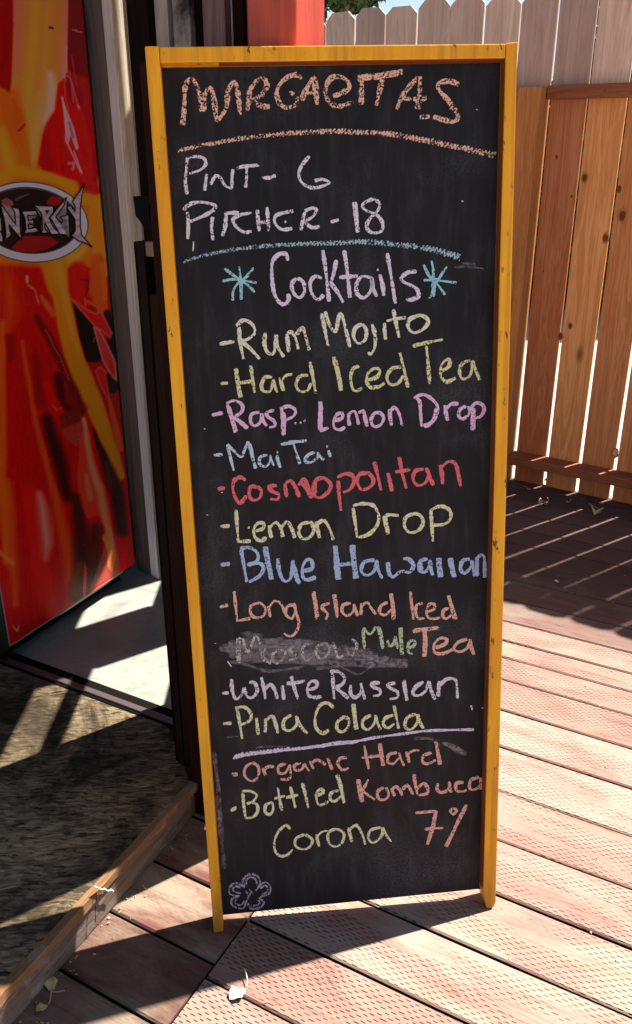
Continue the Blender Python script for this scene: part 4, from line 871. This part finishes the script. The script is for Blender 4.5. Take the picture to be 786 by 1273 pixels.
for s_ in LET:
    pts = z6(s_)
    V, F = [], []; n = len(pts)
    for i in range(n):
        a, b = pts[i], pts[(i + 1) % n]; dx, dy = b[0] - a[0], b[1] - a[1]; l = math.hypot(dx, dy) or 1; ex, ey = dx / l * .6, dy / l * .6; nx, ny = -dy / l * .75, dx / l * .75
        k = len(V); V += [kp(a[0] - ex + nx, a[1] - ey + ny, .0058 + .00002 * i), kp(b[0] + ex + nx, b[1] + ey + ny, .0058 + .00002 * i), kp(b[0] + ex - nx, b[1] + ey - ny, .0058 + .00002 * i), kp(a[0] - ex - nx, a[1] - ey - ny, .0058 + .00002 * i)]; F.append((k, k + 1, k + 2, k + 3))
    mk('letter_outline', V, F, M['ink'], cool)
    kprint('badge_letter', pts, .0052, M['silver'])
kprint('badge_letter_counter', z6('366,272 408,268 384,306'), .0056, M['ink']); kprint('badge_letter_counter', z6('232,368 256,372 238,384'), .0056, M['ink'])

# ---------------------------------------------------------------- unseen side wall added to shade the entry, openings shaped for the sun patches
side = empty('unseen_side_wall', (0, 0, 0), 0, label='unseen dark timber wall added behind the porch post to shade the entry', cat='wall')
X0, X1 = -.012, .012
def sw(y0, y1, z0, z1, name='wall_board'): box(name, (X0, X1, y0, y1, z0, z1), M['taupe'], side)
# boards laid between the openings
for y0, y1, z0, z1 in ((1.60, 1.995, .0, 3.2), (1.996, 2.389, 0, .85), (1.996, 2.389, 1.335, 1.385), (1.996, 2.389, 1.59, 3.2), (2.39, 2.635, 0, 3.2), (2.636, 2.838, 0, 1.09), (2.636, 2.838, 1.54, 3.2), (2.839, 3.3, 0, 2.47)):
    sw(y0, y1, z0, z1)
for y0, y1, z0, z1 in ((1.996, 2.389, .86, 1.325), (1.996, 2.389, 1.395, 1.58), (2.637, 2.837, 1.10, 1.53)):
    for a in ((y0, y0 + .008, z0, z1), (y1 - .008, y1, z0, z1)): box('opening_frame', (X0 - .006, X1 + .006) + a, M['dark'], side)

sky_blocker = empty('added_canopy', (0, 0, 2.92), RB, label='unseen dark plank canopy added to block sky light over the entry', cat='sky_blocker')
for i in range(22):
    box('canopy_plank', (-3.9, .12, -3.4 + .21 * i, -3.194 + .21 * i, 0, .022), M['dark'], sky_blocker)  # unseen planks added overhead to cut the sky light on the left
for i in range(6): box('canopy_beam', (-3.9 + .79 * i, -3.86 + .79 * i, -3.4, 1.2, .023, .11), M['dark'], sky_blocker)

# ---------------------------------------------------------------- leaves, string
def leaf(px, py, size, rz, mat, label, z=.004, curl=.35, stem=True):
    p = gnd(px, py); V, F = [], []; n = 9
    root = empty('fallen_leaf', (p.x, p.y, z), rz, label=label, cat='leaf', group='leaves fallen on the deck')
    for i in range(n + 1):
        t = i / n; w = math.sin(math.pi * t ** .75) * .38 * (1 + .15 * math.sin(17 * t)); x = (t - .5)
        for s_ in (-1, -.5, 0, .5, 1): V.append((x * size, w * s_ * size, size * (curl * (abs(s_) * w) + .25 * curl * math.sin(6 * t))))
    for i in range(n):
        for j in range(4): a = i * 5 + j; F.append((a, a + 1, a + 6, a + 5))
    o = mk('leaf_blade', V, F, mat, root, smooth=True); m = o.modifiers.new('t', 'SOLIDIFY'); m.thickness = .0008
    if stem:
        bm = bmesh.new(); a = Vector((.5 * size, 0, .002))
        for k in range(5):
            p0 = a + Vector((.09 * size * k, .03 * size * k * k, .0015 * k)); p1 = a + Vector((.09 * size * (k + 1), .03 * size * (k + 1) ** 2, .0015 * (k + 1)))
            d = (p1 - p0); bmesh.ops.create_cone(bm, cap_ends=True, segments=5, radius1=.0011, radius2=.0009, depth=d.length, matrix=Matrix.Translation((p0 + p1) / 2) @ d.to_track_quat('Z', 'Y').to_matrix().to_4x4())
        bm_obj('leaf_stem', bm, mat, root)
leaf(296, 1237, .036, R(40), M['pale_leaf'], 'pale green leaf with curled stem lying below the sign')
leaf(64, 1226, .030, R(-70), M['leaf'], 'shrivelled tan leaf on the shaded deck beside the step')
leaf(741, 642, .062, R(60), M['leaf'], 'largest dry tan leaf on the shaded deck by the fence', z=.016, curl=.9)
leaf(675, 629, .045, R(20), M['leaf'], 'small dry leaf between the light streaks nearest the sign', z=.010, curl=.8)
leaf(682, 603, .045, R(-40), M['leaf'], 'pinkish curled leaf against the foot of the fence', z=.010, curl=.9)
leaf(657, 610, .022, R(100), M['leaf'], 'tiny leaf scrap farthest left along the fence foot', z=.006)
leaf(706, 626, .016, R(10), M['leaf'], 'tiny dark leaf scrap in front of the fence between two streaks', z=.006)
leaf(692, 724, .018, R(-28), M['pale_leaf'], 'small pale leaf lodged in a gap between deck boards', z=.003, stem=False)
leaf(53, 1255, .022, R(30), M['leaf'], 'tiny leaf scrap nearest the bottom left corner', z=.004)
V, F = [], []; rg = random.Random(5)
for i in range(420):
    if i % 3: 
        x, y = rg.uniform(-.7, 1.3), rg.uniform(.9, 3.6)
        if (Vector((x, y, 0)) - Vector((FG.x, FG.y, 0))).dot(FN) > -.03 or (Vector((x, y, 0)) - Vector((F0.x, F0.y, 0))).dot(fn) > -.01: continue
        z_ = .0022
    else:       # crumbs gather along the foot of the step and the fence
        if i % 2: p = F0 + fd * rg.uniform(0, .7) - fn * abs(rg.gauss(.012, .02)); x, y = p.x, p.y
        else: p = FG - FN * abs(rg.gauss(.03, .06)) + FD * rg.uniform(-.8, .5); x, y = p.x, p.y
        z_ = .0022
    a = rg.uniform(0, 6.28); l = rg.uniform(.0012, .0045); w_ = l * rg.uniform(.2, .7); ca, sa_ = math.cos(a), math.sin(a); k = len(V)
    V += [(x + ca * l, y + sa_ * l, z_), (x - sa_ * w_, y + ca * w_, z_ + rg.uniform(0, .002)), (x - ca * l, y - sa_ * l, z_ + .0005), (x + sa_ * w_, y - ca * w_, z_), (x, y, z_ + rg.uniform(.0005, .0025))]
    F += [(k, k + 1, k + 4), (k + 1, k + 2, k + 4), (k + 2, k + 3, k + 4), (k + 3, k, k + 4)]
mk('crumbs', V, F, M['leaf'], kind='stuff', label='dry leaf crumbs and grit scattered over the deck boards', cat='debris')
def tube(name, pts, r, mat, parent=None, **k):
    bm = bmesh.new()
    for a, b in zip(pts, pts[1:]):
        d = b - a; bmesh.ops.create_cone(bm, cap_ends=True, segments=6, radius1=r, radius2=r, depth=d.length * 1.08, matrix=Matrix.Translation((a + b) / 2) @ d.to_track_quat('Z', 'Y').to_matrix().to_4x4())
    return bm_obj(name, bm, mat, parent, smooth=True, **k)
def stp(px, py, off=0.0): return onp(px, py, F0 - fn * (.010 + off), fn)
tube('string_scrap', [stp(118, 1102), stp(122, 1104), stp(126, 1106), stp(130, 1105), stp(134, 1108), stp(138, 1106), stp(141, 1108)], .0016, M['string'], label='short knotted white string caught on the step edge', cat='string')
tube('dry_stalk', [stp(120, 1109), stp(119.5, 1122), stp(118.5, 1135), stp(119, 1146)], .0008, M['dark'], label='thin dry stalk hanging down the sunlit step edge', cat='twig')
for px, py, rr in ((256.5, 996, .0045), (257.5, 1029, .005), (259.5, 1041, .0035), (262, 1054, .003)):
    bm = bmesh.new(); bmesh.ops.create_icosphere(bm, subdivisions=2, radius=rr)
    for v in bm.verts: v.co += Vector((random.uniform(-1, 1), random.uniform(-1, 1), random.uniform(-1, 1))) * rr * .25
    p = onp(px, py, A + NF * -.02, NF); o = bm_obj('paint_blob', bm, M['string'], sign, smooth=True); o.location = SM @ p

# ---------------------------------------------------------------- greenery beyond the fence
def blade_cloud(name, clusters, n, size, parent=None, **k):
    rng = random.Random(11 + len(name)); V, F = [], []
    for i in range(n):
        cx_, cy_, cz_, rx, ry, rz_ = rng.choice(clusters)
        while True:
            a, b, d = rng.uniform(-1, 1), rng.uniform(-1, 1), rng.uniform(-1, 1)
            if a * a + b * b + d * d < 1: break
        p = Vector((cx_ + a * rx, cy_ + b * ry, cz_ + d * rz_)); s = size * rng.uniform(.6, 1.4)
        u = Vector((rng.uniform(-1, 1), rng.uniform(-1, 1), rng.uniform(-1, 1))).normalized(); w = u.cross(Vector((rng.uniform(-1, 1), rng.uniform(-1, 1), rng.uniform(-1, 1)))).normalized()
        kx = len(V); V += [p - u * s, p + w * s * .45, p + u * s, p - w * s * .45]; F.append((kx, kx + 1, kx + 2, kx + 3))
    return mk(name, V, F, M['foliage'], parent, **k)
hedge = empty('hedge', (2.0, 9.6, -.24), label='dark green hedge glimpsed through the fence gaps', cat='hedge')
blade_cloud('hedge_foliage', [(x * .8, 0, 1.0 + .1 * math.sin(x * 3), .8, .6, 1.0) for x in range(-12, 16)], 26000, .085, hedge)
bm = bmesh.new()
for i in range(-14, 18): bm_box(bm, i * .7, i * .7 + .69, .1, .5, 0, 1.95 + .12 * math.sin(i * 2.1))
bm_obj('hedge_heart', bm, M['foliage'], hedge)
for i_, (bx_, by_, bh_) in enumerate(((3.1, 9.3, 3.3), (4.6, 9.5, 3.5), (6.2, 9.2, 3.2))):
    b_ = empty('tall_bush', (bx_, by_, -.24), label=['tall dark bush behind the middle of the grey pickets', 'tallest dark bush seen through the right-hand fence gaps', 'dark bush farthest right behind the fence'][i_], cat='bush', group='bushes behind the fence')
    blade_cloud('bush_foliage', [(math.cos(k) * .3, math.sin(k * 2) * .3, .5 + (bh_ - .9) * k / 7, .75, .6, .5) for k in range(8)], 9000, .09, b_)
    bm = bmesh.new(); bmesh.ops.create_cone(bm, cap_ends=True, segments=8, radius1=.10, radius2=.04, depth=bh_ * .8, matrix=Matrix.Translation((0, 0, bh_ * .4))); bm_obj('stem', bm, M['bark'], b_)
for x in range(-4, 6):
    bm = bmesh.new(); bmesh.ops.create_cone(bm, cap_ends=True, segments=7, radius1=.06, radius2=.03, depth=1.0, matrix=Matrix.Translation((x * 2, 0, .5))); bm_obj('stem', bm, M['bark'], hedge)
tr = empty('leafy_tree', (.1, 12.0, -.24), label='dark leafy tree showing over the pickets left of the sign top', cat='tree')
bm = bmesh.new(); bmesh.ops.create_cone(bm, cap_ends=True, segments=10, radius1=.20, radius2=.09, depth=3.0, matrix=Matrix.Translation((0, 0, 1.5))); bm_obj('trunk', bm, M['bark'], tr)
for k in range(6):
    a = k * 1.05; p0 = Vector((0, 0, 2.0 + .15 * k)); p1 = p0 + Vector((math.cos(a) * 1.0, math.sin(a) * 1.0, .8)); d = p1 - p0
    bm = bmesh.new(); bmesh.ops.create_cone(bm, cap_ends=True, segments=7, radius1=.07, radius2=.025, depth=d.length, matrix=Matrix.Translation((p0 + p1) / 2) @ d.to_track_quat('Z', 'Y').to_matrix().to_4x4()); bm_obj('limb', bm, M['bark'], tr)
blade_cloud('crown', [(-.5, 0, 4.2, 1.0, 1.0, .9), (.25, .2, 3.9, .7, .8, .55), (.1, 0, 4.9, 1.1, 1, .8), (-1.3, .3, 4.4, .8, .8, .9), (.3, -.3, 3.45, .5, .5, .35), (-.6, -.2, 3.3, .7, .6, .5)], 14000, .075, tr)
